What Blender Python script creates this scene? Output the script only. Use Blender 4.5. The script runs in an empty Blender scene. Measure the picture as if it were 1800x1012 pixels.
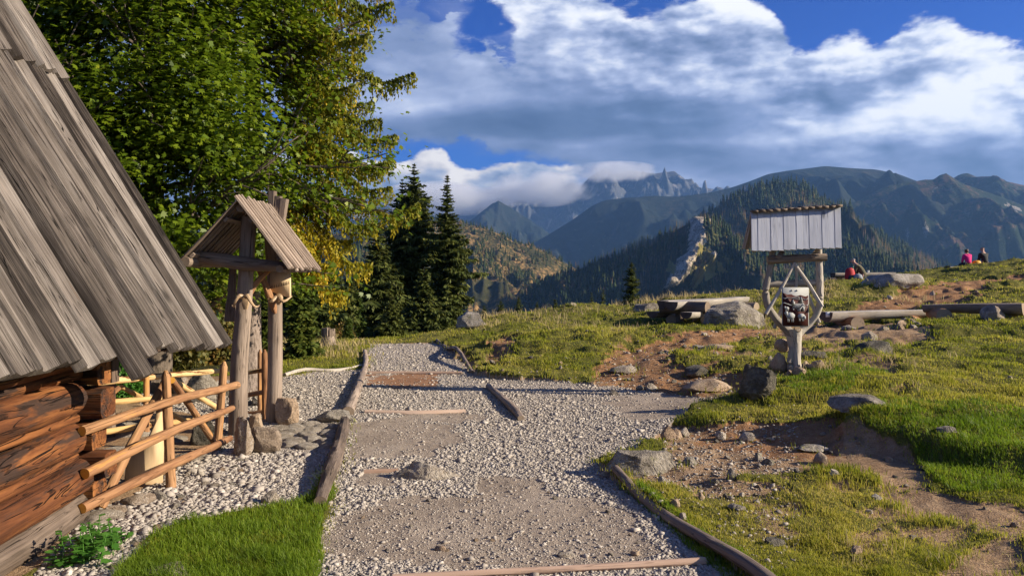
import bpy, math, random
import numpy as np
from mathutils import Vector
random.seed(7); rng = np.random.default_rng(7)
scene = bpy.context.scene
R = math.radians
# ------------------------------------------------------------------ camera
F, H0, CX, CZ = 1400.0, 480.0, 900.0, 1.7        # photo focal length in photo pixels, eye-level row, centre column, eye height
cam_d = bpy.data.cameras.new("camera"); cam = bpy.data.objects.new("camera", cam_d)
scene.collection.objects.link(cam); scene.camera = cam
cam.location = (0, 0, CZ); cam.rotation_euler = (R(90), 0, 0)
cam_d.sensor_width = 36; cam_d.lens = 28; cam_d.shift_y = -26/1800
cam_d.clip_start = .1; cam_d.clip_end = 40000
# ------------------------------------------------------------------ light
SUN_EL, SUN_AZ = 23.0, 98.0        # azimuth clockwise from +Y (view direction): 98 = from the right, slightly behind the camera
sun_d = bpy.data.lights.new("sun", 'SUN'); sun = bpy.data.objects.new("sun", sun_d)
scene.collection.objects.link(sun)
sun_d.energy = 5.0; sun_d.angle = R(.5); sun_d.color = (1, .875, .69)
sdir = Vector((math.sin(R(SUN_AZ))*math.cos(R(SUN_EL)), math.cos(R(SUN_AZ))*math.cos(R(SUN_EL)), math.sin(R(SUN_EL))))
sun.rotation_euler = sdir.to_track_quat('Z', 'Y').to_euler()
vs = scene.view_settings
vs.view_transform = 'Standard'; vs.look = 'None'; vs.gamma = 1; vs.exposure = 0.98; vs.use_curve_mapping = False
cy = scene.cycles
cy.max_bounces = 6; cy.diffuse_bounces = 3; cy.glossy_bounces = 2; cy.transmission_bounces = 4
cy.volume_bounces = 2; cy.transparent_max_bounces = 6; cy.use_denoising = True
cy.caustics_reflective = False; cy.caustics_refractive = False

# ------------------------------------------------------------------ node helper
class G:
    """tiny expression builder over a node tree"""
    def __init__(s, nt): s.nt = nt
    def new(s, t, **kw):
        n = s.nt.nodes.new(t)
        for k, v in kw.items(): setattr(n, k, v)
        return n
    def put(s, sock, v):
        if isinstance(v, X): s.nt.links.new(v.s, sock)
        elif isinstance(v, (tuple, list)) and sock.type == 'RGBA' and len(v) == 3: sock.default_value = (*v, 1)
        else: sock.default_value = v
    def m(s, op, a, b=0.0, c=0.0, clamp=False):
        n = s.new('ShaderNodeMath', operation=op); n.use_clamp = clamp
        for i, v in enumerate((a, b, c)): s.put(n.inputs[i], v)
        return X(s, n.outputs[0])
    def vm(s, op, a, b=(0, 0, 0)):
        n = s.new('ShaderNodeVectorMath', operation=op)
        s.put(n.inputs[0], a)
        if op == 'SCALE': s.put(n.inputs[3], b)
        else: s.put(n.inputs[1], b)
        return X(s, n.outputs['Value' if op in ('LENGTH', 'DOT_PRODUCT') else 0])
    def attr(s, name, out='Fac'):
        n = s.new('ShaderNodeAttribute'); n.attribute_name = name; return X(s, n.outputs[out])
    def noise(s, vec, scale=1., detail=4., rough=.55, dist=0., out=0):
        n = s.new('ShaderNodeTexNoise'); s.put(n.inputs['Vector'], vec)
        for k, v in (('Scale', scale), ('Detail', detail), ('Roughness', rough), ('Distortion', dist)): s.put(n.inputs[k], v)
        return X(s, n.outputs[out])
    def vor(s, vec, scale=1., feature='F1', out='Distance', rnd=1.):
        n = s.new('ShaderNodeTexVoronoi', feature=feature); s.put(n.inputs['Vector'], vec); s.put(n.inputs['Scale'], scale)
        s.put(n.inputs['Randomness'], rnd); return X(s, n.outputs[out])
    def ss(s, x, a, b, o0=0., o1=1.):
        n = s.new('ShaderNodeMapRange', interpolation_type='SMOOTHSTEP')
        for i, v in enumerate((x, a, b, o0, o1)): s.put(n.inputs[i], v)
        return X(s, n.outputs[0])
    def ramp(s, x, pts, interp='LINEAR'):
        n = s.new('ShaderNodeValToRGB'); cr = n.color_ramp; cr.interpolation = interp
        while len(cr.elements) > 1: cr.elements.remove(cr.elements[-1])
        for i, (p, c) in enumerate(pts):
            e = cr.elements[0] if i == 0 else cr.elements.new(p)
            e.position = p; e.color = (*c, 1)
        s.put(n.inputs[0], x); return X(s, n.outputs[0])
    def mix(s, f, a, b, mode='MIX'):
        n = s.new('ShaderNodeMix', data_type='RGBA', blend_type=mode)
        s.put(n.inputs[0], f); s.put(n.inputs[6], a); s.put(n.inputs[7], b); return X(s, n.outputs[2])
    def curve(s, x, pts):
        n = s.new('ShaderNodeFloatCurve'); c = n.mapping.curves[0]
        while len(c.points) > 2: c.points.remove(c.points[-1])
        c.points[0].location = pts[0]; c.points[1].location = pts[-1]
        for p in pts[1:-1]: c.points.new(*p)
        n.mapping.update(); s.put(n.inputs['Value'], x); return X(s, n.outputs[0])
    def bump(s, h, strength=.5, dist=.01):
        n = s.new('ShaderNodeBump'); s.put(n.inputs['Height'], h); s.put(n.inputs['Strength'], strength); s.put(n.inputs['Distance'], dist)
        return X(s, n.outputs[0])
    def tc(s, out='Object'): return X(s, s.new('ShaderNodeTexCoord').outputs[out])
    def pos(s): return X(s, s.new('ShaderNodeNewGeometry').outputs['Position'])
    def xyz(s, v):
        n = s.new('ShaderNodeSeparateXYZ'); s.put(n.inputs[0], v); return [X(s, o) for o in n.outputs]
    def cxyz(s, x, y, z):
        n = s.new('ShaderNodeCombineXYZ')
        for i, v in enumerate((x, y, z)): s.put(n.inputs[i], v)
        return X(s, n.outputs[0])
    def bright(s, c, f):
        return s.vm('SCALE', c, f)
class X:
    def __init__(s, g, sock): s.g = g; s.s = sock
    def __add__(s, o): return s.g.m('ADD', s, o)
    __radd__ = __add__
    def __sub__(s, o): return s.g.m('SUBTRACT', s, o)
    def __rsub__(s, o): return s.g.m('SUBTRACT', o, s)
    def __mul__(s, o): return s.g.m('MULTIPLY', s, o)
    __rmul__ = __mul__
    def __truediv__(s, o): return s.g.m('DIVIDE', s, o)

def new_mat(name):
    m = bpy.data.materials.new(name); m.use_nodes = True; nt = m.node_tree
    for n in list(nt.nodes): nt.nodes.remove(n)
    g = G(nt); out = g.new('ShaderNodeOutputMaterial')
    return m, g, out
def principled(g, out, col, rough=.8, bump=None, metal=0., spec=.3, trans=0.):
    b = g.new('ShaderNodeBsdfPrincipled')
    g.put(b.inputs['Base Color'], col); g.put(b.inputs['Roughness'], rough); g.put(b.inputs['Metallic'], metal)
    g.put(b.inputs['Specular IOR Level'], spec)
    if bump is not None: g.put(b.inputs['Normal'], bump)
    sh = b.outputs[0]
    if trans:
        t = g.new('ShaderNodeBsdfTranslucent'); g.put(t.inputs[0], col)
        mx = g.new('ShaderNodeMixShader'); mx.inputs[0].default_value = trans
        g.nt.links.new(sh, mx.inputs[1]); g.nt.links.new(t.outputs[0], mx.inputs[2]); sh = mx.outputs[0]
    g.nt.links.new(sh, out.inputs[0]); return b

# ------------------------------------------------------------------ world: clear sky with a deck of cloud, cumulus low over the ranges
def build_world():
    w = bpy.data.worlds.new("World"); scene.world = w; w.use_nodes = True; nt = w.node_tree
    for n in list(nt.nodes): nt.nodes.remove(n)
    g = G(nt); out = g.new('ShaderNodeOutputWorld')
    sky = g.new('ShaderNodeTexSky', sky_type='NISHITA'); sky.sun_disc = False
    sky.sun_elevation = R(SUN_EL); sky.sun_rotation = R(SUN_AZ); sky.altitude = 1400
    sky.air_density = 1.0; sky.dust_density = .3; sky.ozone_density = 2.5
    D = g.tc('Generated')
    x, y, z = g.xyz(D)
    # azimuth / elevation of the direction, in degrees
    az = g.m('ARCTAN2', x, y) * 57.2958
    el = g.m('ARCSINE', z) * 57.2958
    def A(px, py):                       # photograph direction -> azimuth, elevation
        a = math.degrees(math.atan((px-900)/1400)); e = math.degrees(math.atan(-(py-480)/1400*math.cos(math.radians(a))))
        return a, e
    U = lambda a: (a+60)/120
    V = lambda e: e/40
    u = (az+60.)/120.
    # fractal noises on the direction sphere (clouds flatten towards the horizon)
    q = g.cxyz(x, y, z*2.2)
    big = g.noise(q, 2.6, 3, .5)
    wob = g.noise(q, 6, 9, .55)
    fin = g.noise(q, 20, 8, .6, .2)
    ledge = (wob-.5)*9.5 + (fin-.5)*4.5   # degrees of edge wobble
    # upper deck: top edge and base as functions of azimuth
    T = [(-400, -300), (600, -260), (820, -150), (860, -60), (1000, -20), (1130, 25), (1200, 5), (1290, -5), (1350, 20), (1410, 85), (1490, 60), (1545, 95), (1610, 60), (1720, 55), (1800, 60), (2300, -100)]
    Bs = [(-400, 300), (600, 225), (700, 245), (780, 262), (900, 278), (1000, 305), (1060, 420), (1200, 480), (2300, 470)]
    C2 = [(-400, 300), (600, 270), (690, 285), (730, 275), (770, 258), (800, 290), (860, 295), (925, 278), (960, 288), (1010, 292), (1060, 300), (1100, 320), (1300, 470), (2300, 470)]
    pc = lambda L: [(U(A(*p)[0]), V(A(*p)[1]+5)) for p in L]
    top = g.curve(u, pc(T))*40.-5.
    bas = g.curve(u, pc(Bs))*40.-5.
    cu = g.curve(u, pc(C2))*40.-5.
    e1 = el + ledge*.55
    cA = g.ss(top - e1, -.12, .55) * g.ss(e1 + (wob-.5)*3. - bas, -.4, 1.3)
    # tears in the upper left of the deck
    def hole(px, py, rx, ry, k):
        a, e = A(px, py); kx, ky = rx/1400*57.3, ry/1400*57.3
        dx = (az + (wob-.5)*9. - a)/kx; dy = (el + (fin-.5)*7. - e)/ky
        return g.ss(dx*dx + dy*dy + (wob-.5)*2.2, .25, 1.5, k, 0.)
    for hx in ((840, 40, 42, 40, 1.), (770, 5, 80, 18, .75), (690, 20, 70, 36, .5), (872, 78, 22, 24, .8), (790, 272, 110, 22, .8)):
        cA = cA * (1.-hole(*hx))
    cB = g.ss(cu - (el + (wob-.5)*5.2 + (fin-.5)*2.6), -.06, .5)
    # shading: billows lit from the upper right
    L = g.vm('NORMALIZE', (sdir.x*.6, sdir.y, sdir.z+.75)) if False else None
    lay = g.cxyz(x*.7, y*.7, z*4.2)
    b1 = g.noise(q, 5, 4, .45); b2 = g.noise(g.vm('ADD', q, (.03, 0, .045)), 5, 4, .45)
    c1 = g.noise(q, 15, 5, .5); c2 = g.noise(g.vm('ADD', q, (.008, 0, .012)), 15, 5, .5)
    qw = g.vm('ADD', q, g.vm('SCALE', g.noise(q, 6, 3, .5, out=1), .05))
    puff = g.m('ABSOLUTE', g.noise(qw, 7, 2, .4)*2.-1.)*1.6 + g.m('ABSOLUTE', g.noise(qw, 19, 3, .5)*2.-1.)*.9
    ly = g.noise(lay, 3.5, 4, .45)
    relief = (b1-b2)*2.2 + (c1-c2)*1.35 + (puff-.42)*.40
    dtop = top - e1
    edge_lit = g.ss(dtop, 0., 6.5, 1., 0.)                     # bright towards the crown of the deck
    rightward = g.ss(az, 5., 32.)
    def blob(px, py, rx, ry, k):
        a, e = A(px, py); kx, ky = rx/1400*57.3, ry/1400*57.3
        dx = (az + (big-.5)*14. - a)/kx; dy = (el + (big-.5)*4. - e)/ky
        return g.ss(dx*dx + dy*dy, 0., 1.6, k, 0.)
    puffy = g.ss(dtop, 1., 10., 1.1, .30)          # crisp billows near the crown, soft layers below
    br = .49 + edge_lit*.25 + relief*puffy*.9 + (big-.5)*.3 + (ly-.5)*.55
    for bx in ((960, 60, 150, 110, .16), (1080, 215, 330, 36, -.30), (1180, 285, 420, 30, -.13), (1600, 225, 330, 42, .15), (1720, 150, 160, 60, .10), (880, 130, 200, 60, .04),
               (1330, 120, 240, 45, .14), (780, 240, 190, 40, -.12), (1550, 305, 420, 24, -.05), (740, 150, 150, 70, .16), (1150, 120, 120, 50, -.05)):
        br = br + blob(*bx)
    colA = g.ramp(br, [(.0, (.070, .115, .22)), (.22, (.12, .18, .32)), (.45, (.25, .32, .52)), (.64, (.50, .57, .78)), (.80, (.86, .90, 1.)), (.95, (1.08, 1.08, 1.1))])
    brB = .36 + g.ss(cu-el, 0., 2.6, .50, 0.) + relief*g.ss(cu-el, 0., 4., 1.25, .25) + (wob-.5)*.25 + (ly-.5)*.4
    colB = g.ramp(brB, [(.0, (.10, .16, .30)), (.3, (.17, .25, .42)), (.6, (.42, .48, .62)), (.8, (.75, .72, .73)), (1., (1., .95, .90))])
    # sky itself
    skc = g.mix(1., X(g, sky.outputs[0]), (.04, .34, 1.15), 'MULTIPLY')
    skc = g.vm('SCALE', skc, .10)
    hz = g.ss(el, 0., 15., 1., 0.)
    skc = g.mix(hz*.55, skc, (.09, .26, .58))
    col = g.mix(cB, skc, colB)
    col = g.mix(cA*g.ss(el, 1., 5., .9, 1.), col, colA)
    col = g.mix(g.ss(el, -1., 1.5, 1., 0.), col, (.16, .22, .33))
    bg = g.new('ShaderNodeBackground'); g.put(bg.inputs[0], col); bg.inputs[1].default_value = .52
    nt.links.new(bg.outputs[0], out.inputs[0])
build_world()

# ------------------------------------------------------------------ numpy noise
def _h(ix, iy, iz, seed):
    n = (ix.astype(np.int64)*374761393 + iy.astype(np.int64)*668265263 + iz.astype(np.int64)*2147483647 + seed*1274126177) & 0xffffffff
    n = ((n ^ (n >> 13))*1274126177) & 0xffffffff
    n = ((n ^ (n >> 16))*2246822519) & 0xffffffff
    return ((n ^ (n >> 15)) & 0xffffff)/float(0xffffff)
def vnoise(p, seed=0):
    """value noise, p (n,3) -> -1..1"""
    p = np.asarray(p, float); i = np.floor(p); f = p-i; f = f*f*f*(f*(f*6-15)+10); i = i.astype(np.int64)
    r = 0
    for dx in (0, 1):
        for dy in (0, 1):
            for dz in (0, 1):
                w = (f[:, 0] if dx else 1-f[:, 0])*(f[:, 1] if dy else 1-f[:, 1])*(f[:, 2] if dz else 1-f[:, 2])
                r = r + w*_h(i[:, 0]+dx, i[:, 1]+dy, i[:, 2]+dz, seed)
    return r*2-1
def fbm(p, octv=4, gain=.5, seed=0, ridged=False):
    p = np.asarray(p, float); a = 1.; s = 0; t = 0
    for o in range(octv):
        n = vnoise(p, seed+o*17)
        if ridged: n = 1-2*np.abs(n)
        s = s + a*n; t += a; p = p*2.03+11.3; a *= gain
    return s/t
def n2(Xa, Ya, sc, octv=3, seed=0, ridged=False, gain=.5):
    Xa = np.atleast_1d(np.asarray(Xa, float)); Ya = np.atleast_1d(np.asarray(Ya, float))
    return fbm(np.stack([Xa*sc, Ya*sc, np.full_like(Xa, seed*3.7)], 1), octv, gain, seed, ridged)

# ------------------------------------------------------------------ mesh helpers
def link(o, parent=None):
    scene.collection.objects.link(o)
    if parent is not None: o.parent = parent
    return o
def tag(o, label=None, cat=None, group=None, kind=None):
    if label: o['label'] = label
    if cat: o['category'] = cat
    if group: o['group'] = group
    if kind: o['kind'] = kind
    return o
def thing(name, label, cat, loc=(0, 0, 0), group=None, rz=0.):
    o = bpy.data.objects.new(name, None); link(o); o.location = [float(c) for c in loc]; o.rotation_euler = (0, 0, rz)
    o.empty_display_size = .2
    return tag(o, label, cat, group)
def mesh_np(name, V, faces, mats, smooth=False, attrs=None, mi=None):
    """V (n,3); faces: list of int arrays (m,k)"""
    me = bpy.data.meshes.new(name); V = np.asarray(V, np.float32)
    me.vertices.add(len(V)); me.vertices.foreach_set('co', V.ravel())
    faces = [np.asarray(f, np.int32) for f in faces if len(f)]
    nl = sum(f.size for f in faces); nf = sum(len(f) for f in faces)
    me.loops.add(nl); me.loops.foreach_set('vertex_index', np.concatenate([f.ravel() for f in faces]))
    me.polygons.add(nf)
    cnt = np.concatenate([np.full(len(f), f.shape[1], np.int32) for f in faces])
    st = np.zeros(nf, np.int32); st[1:] = np.cumsum(cnt)[:-1]
    me.polygons.foreach_set('loop_start', st)
    try: me.polygons.foreach_set('loop_total', cnt)
    except Exception: pass
    if smooth: me.polygons.foreach_set('use_smooth', np.ones(nf, bool))
    if mi is not None: me.polygons.foreach_set('material_index', np.asarray(mi, np.int32))
    for k, a in (attrs or {}).items():
        a = np.asarray(a, np.float32)
        if a.ndim == 1:
            at = me.attributes.new(k, 'FLOAT', 'POINT'); at.data.foreach_set('value', a)
        else:
            at = me.attributes.new(k, 'FLOAT_VECTOR', 'POINT'); at.data.foreach_set('vector', a.ravel())
    for m in (mats if isinstance(mats, (list, tuple)) else [mats]): me.materials.append(m)
    me.update(calc_edges=True); me.validate()
    return me
def obj(name, me, parent=None, loc=None):
    o = bpy.data.objects.new(name, me); link(o, parent)
    if loc is not None: o.location = [float(c) for c in loc]
    return o
class MB:
    """collects swept shapes; build() makes ONE mesh object"""
    def __init__(s): s.V = []; s.F3 = []; s.F4 = []; s.m3 = []; s.m4 = []; s.L = []; s.T = []; s.n = 0
    def add(s, V, f3, f4, loc, tint, m3=None, m4=None):
        V = np.asarray(V, float); k = len(V); s.V.append(V); s.L.append(loc); s.T.append(np.full(k, tint) if np.isscalar(tint) else tint)
        if len(f3): s.F3.append(np.asarray(f3)+s.n); s.m3 += list(m3 if m3 is not None else [0]*len(f3))
        if len(f4): s.F4.append(np.asarray(f4)+s.n); s.m4 += list(m4 if m4 is not None else [0]*len(f4))
        s.n += k; return s
    def sweep(s, path, sec, rad=1., step=.12, lump=.0, lsc=3., up=(0, 0, 1), tint=None, cap=1, seed=None, smoothpath=True, side=0):
        """sweep closed section sec (m,2) [side, up] along path; rad scalar or per path point"""
        seed = random.randrange(9999) if seed is None else seed
        P0 = np.asarray(path, float); rad = np.full(len(P0), rad) if np.isscalar(rad) else np.asarray(rad, float)
        d = np.r_[0, np.cumsum(np.linalg.norm(np.diff(P0, axis=0), axis=1))]; Ltot = d[-1]
        k = max(2, int(Ltot/step)+1, 1)
        t = np.linspace(0, Ltot, k)
        if len(P0) > 2 and smoothpath:     # catmull-like smoothing by cubic hermite through numpy
            tan = np.gradient(P0, d, axis=0)
            idx = np.clip(np.searchsorted(d, t, side='right')-1, 0, len(d)-2); h = d[idx+1]-d[idx]; u = ((t-d[idx])/h)[:, None]; h = h[:, None]
            C = (2*u**3-3*u**2+1)*P0[idx]+(u**3-2*u**2+u)*h*tan[idx]+(-2*u**3+3*u**2)*P0[idx+1]+(u**3-u**2)*h*tan[idx+1]
        else: C = np.stack([np.interp(t, d, P0[:, i]) for i in range(3)], 1)
        r = np.interp(t, d, rad)
        T = np.gradient(C, axis=0); T /= np.linalg.norm(T, axis=1)[:, None]+1e-9
        up = np.asarray(up, float)
        if abs(T[0] @ up) > .97: up = np.array([0, 1., .01])
        S = np.cross(T, up); S /= np.linalg.norm(S, axis=1)[:, None]+1e-9
        Uv = np.cross(S, T)
        sec = np.asarray(sec, float); m = len(sec)
        A = sec[None, :, 0]*r[:, None]; B = sec[None, :, 1]*r[:, None]
        if lump:
            q = np.stack([np.repeat(t*lsc, m)+seed*1.37, np.tile(sec[:, 0]*1.3, k)+seed, np.tile(sec[:, 1]*1.3, k)], 1)
            nn = 1+lump*fbm(q, 3, .5, seed % 97).reshape(k, m)
            A = A*nn; B = B*nn
        V = C[:, None, :]+S[:, None, :]*A[..., None]+Uv[:, None, :]*B[..., None]
        loc = np.stack([np.repeat(t, m), A.ravel(), B.ravel()], 1)+np.array([seed % 50*.71, 0, 0])
        V = V.reshape(-1, 3)
        i = np.arange(k-1)[:, None]*m; j = np.arange(m)[None, :]; j2 = (j+1) % m
        f4 = np.stack([i+j, i+j2, i+m+j2, i+m+j], -1).reshape(-1, 4)
        c0 = len(V); V = np.vstack([V, C[0], C[-1]]); loc = np.vstack([loc, loc[0]*[1, 0, 0], loc[(k-1)*m]*[1, 0, 0]])
        jj = np.arange(m); j2 = (jj+1) % m
        f3 = np.vstack([np.stack([np.full(m, c0), j2, jj], 1), np.stack([np.full(m, c0+1), (k-1)*m+jj, (k-1)*m+j2], 1)])
        ti = random.random() if tint is None else tint
        return s.add(V, f3, f4, loc, ti, [cap]*len(f3), [side]*len(f4))
    def box(s, c, size, tint=None, rot=None, jit=0.):
        """box, loc attribute along its longest side"""
        sx, sy, sz = [q/2 for q in size]
        v = np.array([(x, y, z) for x in (-sx, sx) for y in (-sy, sy) for z in (-sz, sz)], float)
        f = [(0, 1, 3, 2), (4, 6, 7, 5), (0, 4, 5, 1), (2, 3, 7, 6), (0, 2, 6, 4), (1, 5, 7, 3)]
        o = np.argsort([-q for q in size]); loc = v[:, o]+[random.random()*30, 0, 0]
        if jit: v = v+rng.normal(0, jit, v.shape)
        if rot is not None: v = v @ np.asarray(rot).T
        return s.add(v+np.asarray(c, float), [], f, loc, random.random() if tint is None else tint)
    def build(s, name, mats, parent=None, smooth=True, origin=None, bevel=0., as_mesh=False):
        V = np.vstack(s.V); L = np.vstack(s.L); T = np.concatenate(s.T)
        if origin is not None: V = V-np.asarray(origin, float)
        fs = []; mi = []
        if s.F3: fs.append(np.vstack(s.F3)); mi += s.m3
        if s.F4: fs.append(np.vstack(s.F4)); mi += s.m4
        nm = len(mats) if isinstance(mats, (list, tuple)) else 1
        me = mesh_np(name, V, fs, mats, smooth, {'loc': L, 'tint': T}, np.minimum(mi, nm-1))
        if smooth:
            try: me.set_sharp_from_angle(angle=R(33))
            except Exception: pass
        if as_mesh: return me
        o = obj(name, me, parent)
        if bevel:
            b = o.modifiers.new('bevel', 'BEVEL'); b.width = bevel; b.segments = 2; b.limit_method = 'ANGLE'
        return o
def circ(m=12, ex=1., ey=1.):
    a = np.arange(m)/m*2*math.pi; return np.stack([np.cos(a)*ex, np.sin(a)*ey], 1)
def half(m=9):                       # half round, flat side up
    a = np.linspace(0, -math.pi, m); c = np.stack([np.cos(a), np.sin(a)], 1)
    return np.vstack([c, [[-.98, .04], [-.5, .05], [0, .05], [.5, .05], [.98, .04]]])
def rect(w, h, b=.15):
    w /= 2; h /= 2; b = b*min(w, h)
    return np.array([(-w+b, -h), (w-b, -h), (w, -h+b), (w, h-b), (w-b, h), (-w+b, h), (-w, h-b), (-w, -h+b)])
# ------------------------------------------------------------------ materials
def wood(name, ramp, along=.9, across=13., bump=.6, rough=.75, crack=.5, knots=.35, patch=None, bd=.008, fm=4., cm=1.4):
    m, g, out = new_mat(name)
    loc = g.attr('loc', 'Vector'); tint = g.attr('tint')
    off = g.cxyz(tint*31., tint*17., tint*9.)
    p = g.vm('ADD', loc, off)
    v = g.vm('MULTIPLY', p, (along, across, across))
    n1 = g.noise(v, 1., 6, .6, .6)
    fine = g.noise(g.vm('MULTIPLY', p, (along*3, across*fm, across*fm)), 1., 4, .65)
    crk = g.noise(g.vm('MULTIPLY', p, (along*.8, across*cm, across*cm)), 1., 2, .5, 1.2)
    ck = g.ss(g.m('ABSOLUTE', crk-.5), 0., .022, 1., 0.)*g.ss(n1, .40, .6)*crack
    kv = g.vor(g.vm('MULTIPLY', p, (1.5, 4.5, 4.5)), 1.)
    kn = g.ss(kv, .05, .16, 1., 0.)*knots
    blot = g.noise(g.vm('MULTIPLY', p, (1.3, 2.5, 2.5)), 1., 3, .6)
    t = n1*.40+fine*.42+(tint-.5)*.36+(blot-.5)*.5+.12
    c = g.ramp(t, ramp)
    if patch:
        pn = g.noise(g.vm('MULTIPLY', p, (patch[3], patch[4], patch[4])), 1., 5, .65, .5)
        c = g.mix(g.ss(pn, patch[1], patch[2]), c, g.bright(patch[0], .6+fine*.8) if isinstance(patch[0], X) else g.mix(fine, tuple(q*.55 for q in patch[0]), tuple(q*1.25 for q in patch[0])))
    c = g.mix(kn, c, tuple(q*.5 for q in ramp[0][1]))
    c = g.mix(ck, c, tuple(q*.35 for q in ramp[0][1]))
    b = g.bump(n1*.5+fine*.5-ck*1.6-kn*.5, bump, bd)
    principled(g, out, c, rough, b, spec=.25)
    return m
W_ROOF = wood('weathered_roof_board', [(.28, (.022, .017, .014)), (.42, (.085, .068, .056)), (.58, (.17, .143, .122)), (.80, (.32, .28, .245))], along=.8, across=40, fm=2.6, cm=.8, knots=.8, crack=1., bump=1., patch=((.42, .17, .04), .70, .76, .55, 16.))
W_GREY = wood('weathered_grey_log', [(.22, (.06, .043, .032)), (.48, (.20, .150, .115)), (.8, (.42, .33, .26))], across=22, crack=.9, bump=.8)
W_PALE = wood('silvered_wood', [(.22, (.15, .13, .115)), (.48, (.34, .30, .255)), (.8, (.60, .53, .45))], across=20, crack=.8)
W_SILVER = wood('silver_grey_board', [(.25, (.25, .26, .29)), (.5, (.42, .43, .47)), (.8, (.58, .59, .62))], across=9, crack=.25, knots=.8, bump=.35)
W_BARK = wood('peeled_brown_pole', [(.22, (.07, .028, .014)), (.48, (.24, .115, .055)), (.8, (.48, .27, .13))], across=14, crack=.5, patch=((.50, .25, .08), .57, .63, 1.6, 12.), bump=.9)
W_FRESH = wood('fresh_peeled_pole', [(.2, (.30, .15, .05)), (.5, (.56, .36, .15)), (.8, (.72, .52, .27))], across=6, crack=.2, patch=((.16, .06, .02), .56, .62, 1.8, 12.), bump=.4)
W_BLOCK = wood('fresh_cut_slab', [(.2, (.45, .28, .14)), (.5, (.66, .47, .27)), (.8, (.78, .60, .38))], across=5, crack=.15, bump=.2)
W_HUT = wood('hut_wall_log', [(.22, (.035, .013, .007)), (.42, (.13, .045, .016)), (.6, (.27, .105, .032)), (.85, (.48, .22, .07))], along=1.1, across=13, fm=3., cm=1., crack=1., bump=1., rough=.85, patch=((.05, .028, .02), .50, .60, .9, 6.), bd=.02)
W_DARK = wood('dark_timber_and_shade', [(.25, (.03, .02, .016)), (.5, (.085, .055, .04)), (.8, (.17, .12, .09))], across=6, crack=.8)  # old timber, also the dark colour used for shade in gaps and log ends
W_ENDS = wood('fresh_saw_cut', [(.2, (.45, .18, .02)), (.5, (.70, .34, .05)), (.8, (.82, .48, .12))], along=1., across=30, crack=.1, bump=.2)
W_ENDD = wood('old_saw_cut', [(.2, (.12, .08, .06)), (.5, (.26, .19, .13)), (.8, (.40, .31, .22))], along=1., across=40, crack=.6, bump=.4)
W_STEP = wood('worn_pinkish_timber', [(.2, (.30, .19, .13)), (.5, (.48, .33, .24)), (.8, (.60, .45, .34))], across=8, crack=.4, bump=.5)
def rock(name, ramp, sc=1., lichen=None, bump=.7, speck=.5):
    m, g, out = new_mat(name); p = g.tc('Object')
    info = X(g, g.new('ShaderNodeObjectInfo').outputs['Random'])
    p = g.vm('ADD', p, g.cxyz(info*40., info*13., 0.))
    a = g.noise(p, 3.5*sc, 7, .62, .3); b = g.noise(p, 28*sc, 5, .65); s = g.noise(p, 120*sc, 2, .6)
    c = g.ramp((a-.5)*.85+(b-.5)*.55+.5+s*.12-.06+(info-.5)*.12, ramp)
    c = g.mix(g.ss(s, .60, .72)*speck, c, tuple(q*.25 for q in ramp[0][1]))
    c = g.mix(g.ss(s, .40, .30)*speck*.6, c, tuple(min(1, q*1.15) for q in ramp[-1][1]))
    if lichen:
        l = g.noise(p, 6*sc, 6, .7); c = g.mix(g.ss(l, .55, .66)*.7, c, lichen)
    crk = g.vor(g.vm('ADD', p, g.vm('SCALE', g.noise(p, 2*sc, 3, .5, out=1), .5)), 2.2*sc, 'DISTANCE_TO_EDGE')
    ck = g.ss(crk, 0., .02, 1., 0.)
    principled(g, out, c, .88, g.bump(a*1.2+b*1.0+s*.3-ck*.25, min(1., bump+.3), .06/sc), spec=.2)
    return m
R_GREY = rock('grey_granite', [(.3, (.13, .11, .09)), (.5, (.31, .27, .22)), (.7, (.55, .49, .41))], 1., (.26, .24, .13))
R_PALE = rock('pale_granite', [(.3, (.25, .20, .15)), (.5, (.46, .39, .31)), (.7, (.68, .61, .51))], 1.3)
R_TAN = rock('tan_sandstone', [(.3, (.25, .17, .11)), (.5, (.47, .34, .23)), (.7, (.62, .48, .34))], 1.6)
R_DARK = rock('dark_mossy_rock', [(.3, (.05, .045, .035)), (.5, (.13, .115, .09)), (.7, (.27, .24, .19))], 1., (.11, .12, .05))
R_BROWN = rock('brown_limestone', [(.3, (.15, .11, .08)), (.5, (.34, .26, .19)), (.7, (.58, .50, .42))], 2., bump=1.)

def leafmat(name, ramp, rough=.55, trans=.35, spec=.35, patch_sc=1.2):
    m, g, out = new_mat(name); t = g.attr('tint')
    n = g.noise(g.pos(), patch_sc, 3, .5)
    c = g.ramp(t*.75+n*.5-.12, ramp)
    principled(g, out, c, rough, None, spec=spec, trans=trans); return m
L_MAPLE = leafmat('maple_leaf', [(.0, (.045, .080, .005)), (.45, (.125, .195, .010)), (.82, (.26, .32, .018)), (.93, (.34, .33, .025)), (1., (.42, .33, .04))], .42, .48, .4)
L_SPRUCE = leafmat('spruce_needles_golden', [(.0, (.045, .070, .008)), (.45, (.16, .185, .012)), (.8, (.46, .36, .020)), (1., (.68, .45, .03))], .6, .42)  # needles run from green to gold with tint
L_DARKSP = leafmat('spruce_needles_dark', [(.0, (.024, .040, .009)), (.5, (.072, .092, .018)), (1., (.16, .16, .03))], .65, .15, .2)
L_BUSH = leafmat('young_spruce_needles', [(.0, (.03, .055, .010)), (.5, (.085, .125, .018)), (1., (.20, .20, .03))], .6, .3)
L_DRY = leafmat('autumn_shrub_leaf', [(.0, (.05, .07, .015)), (.5, (.16, .14, .03)), (1., (.36, .17, .04))], .6, .35)
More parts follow.
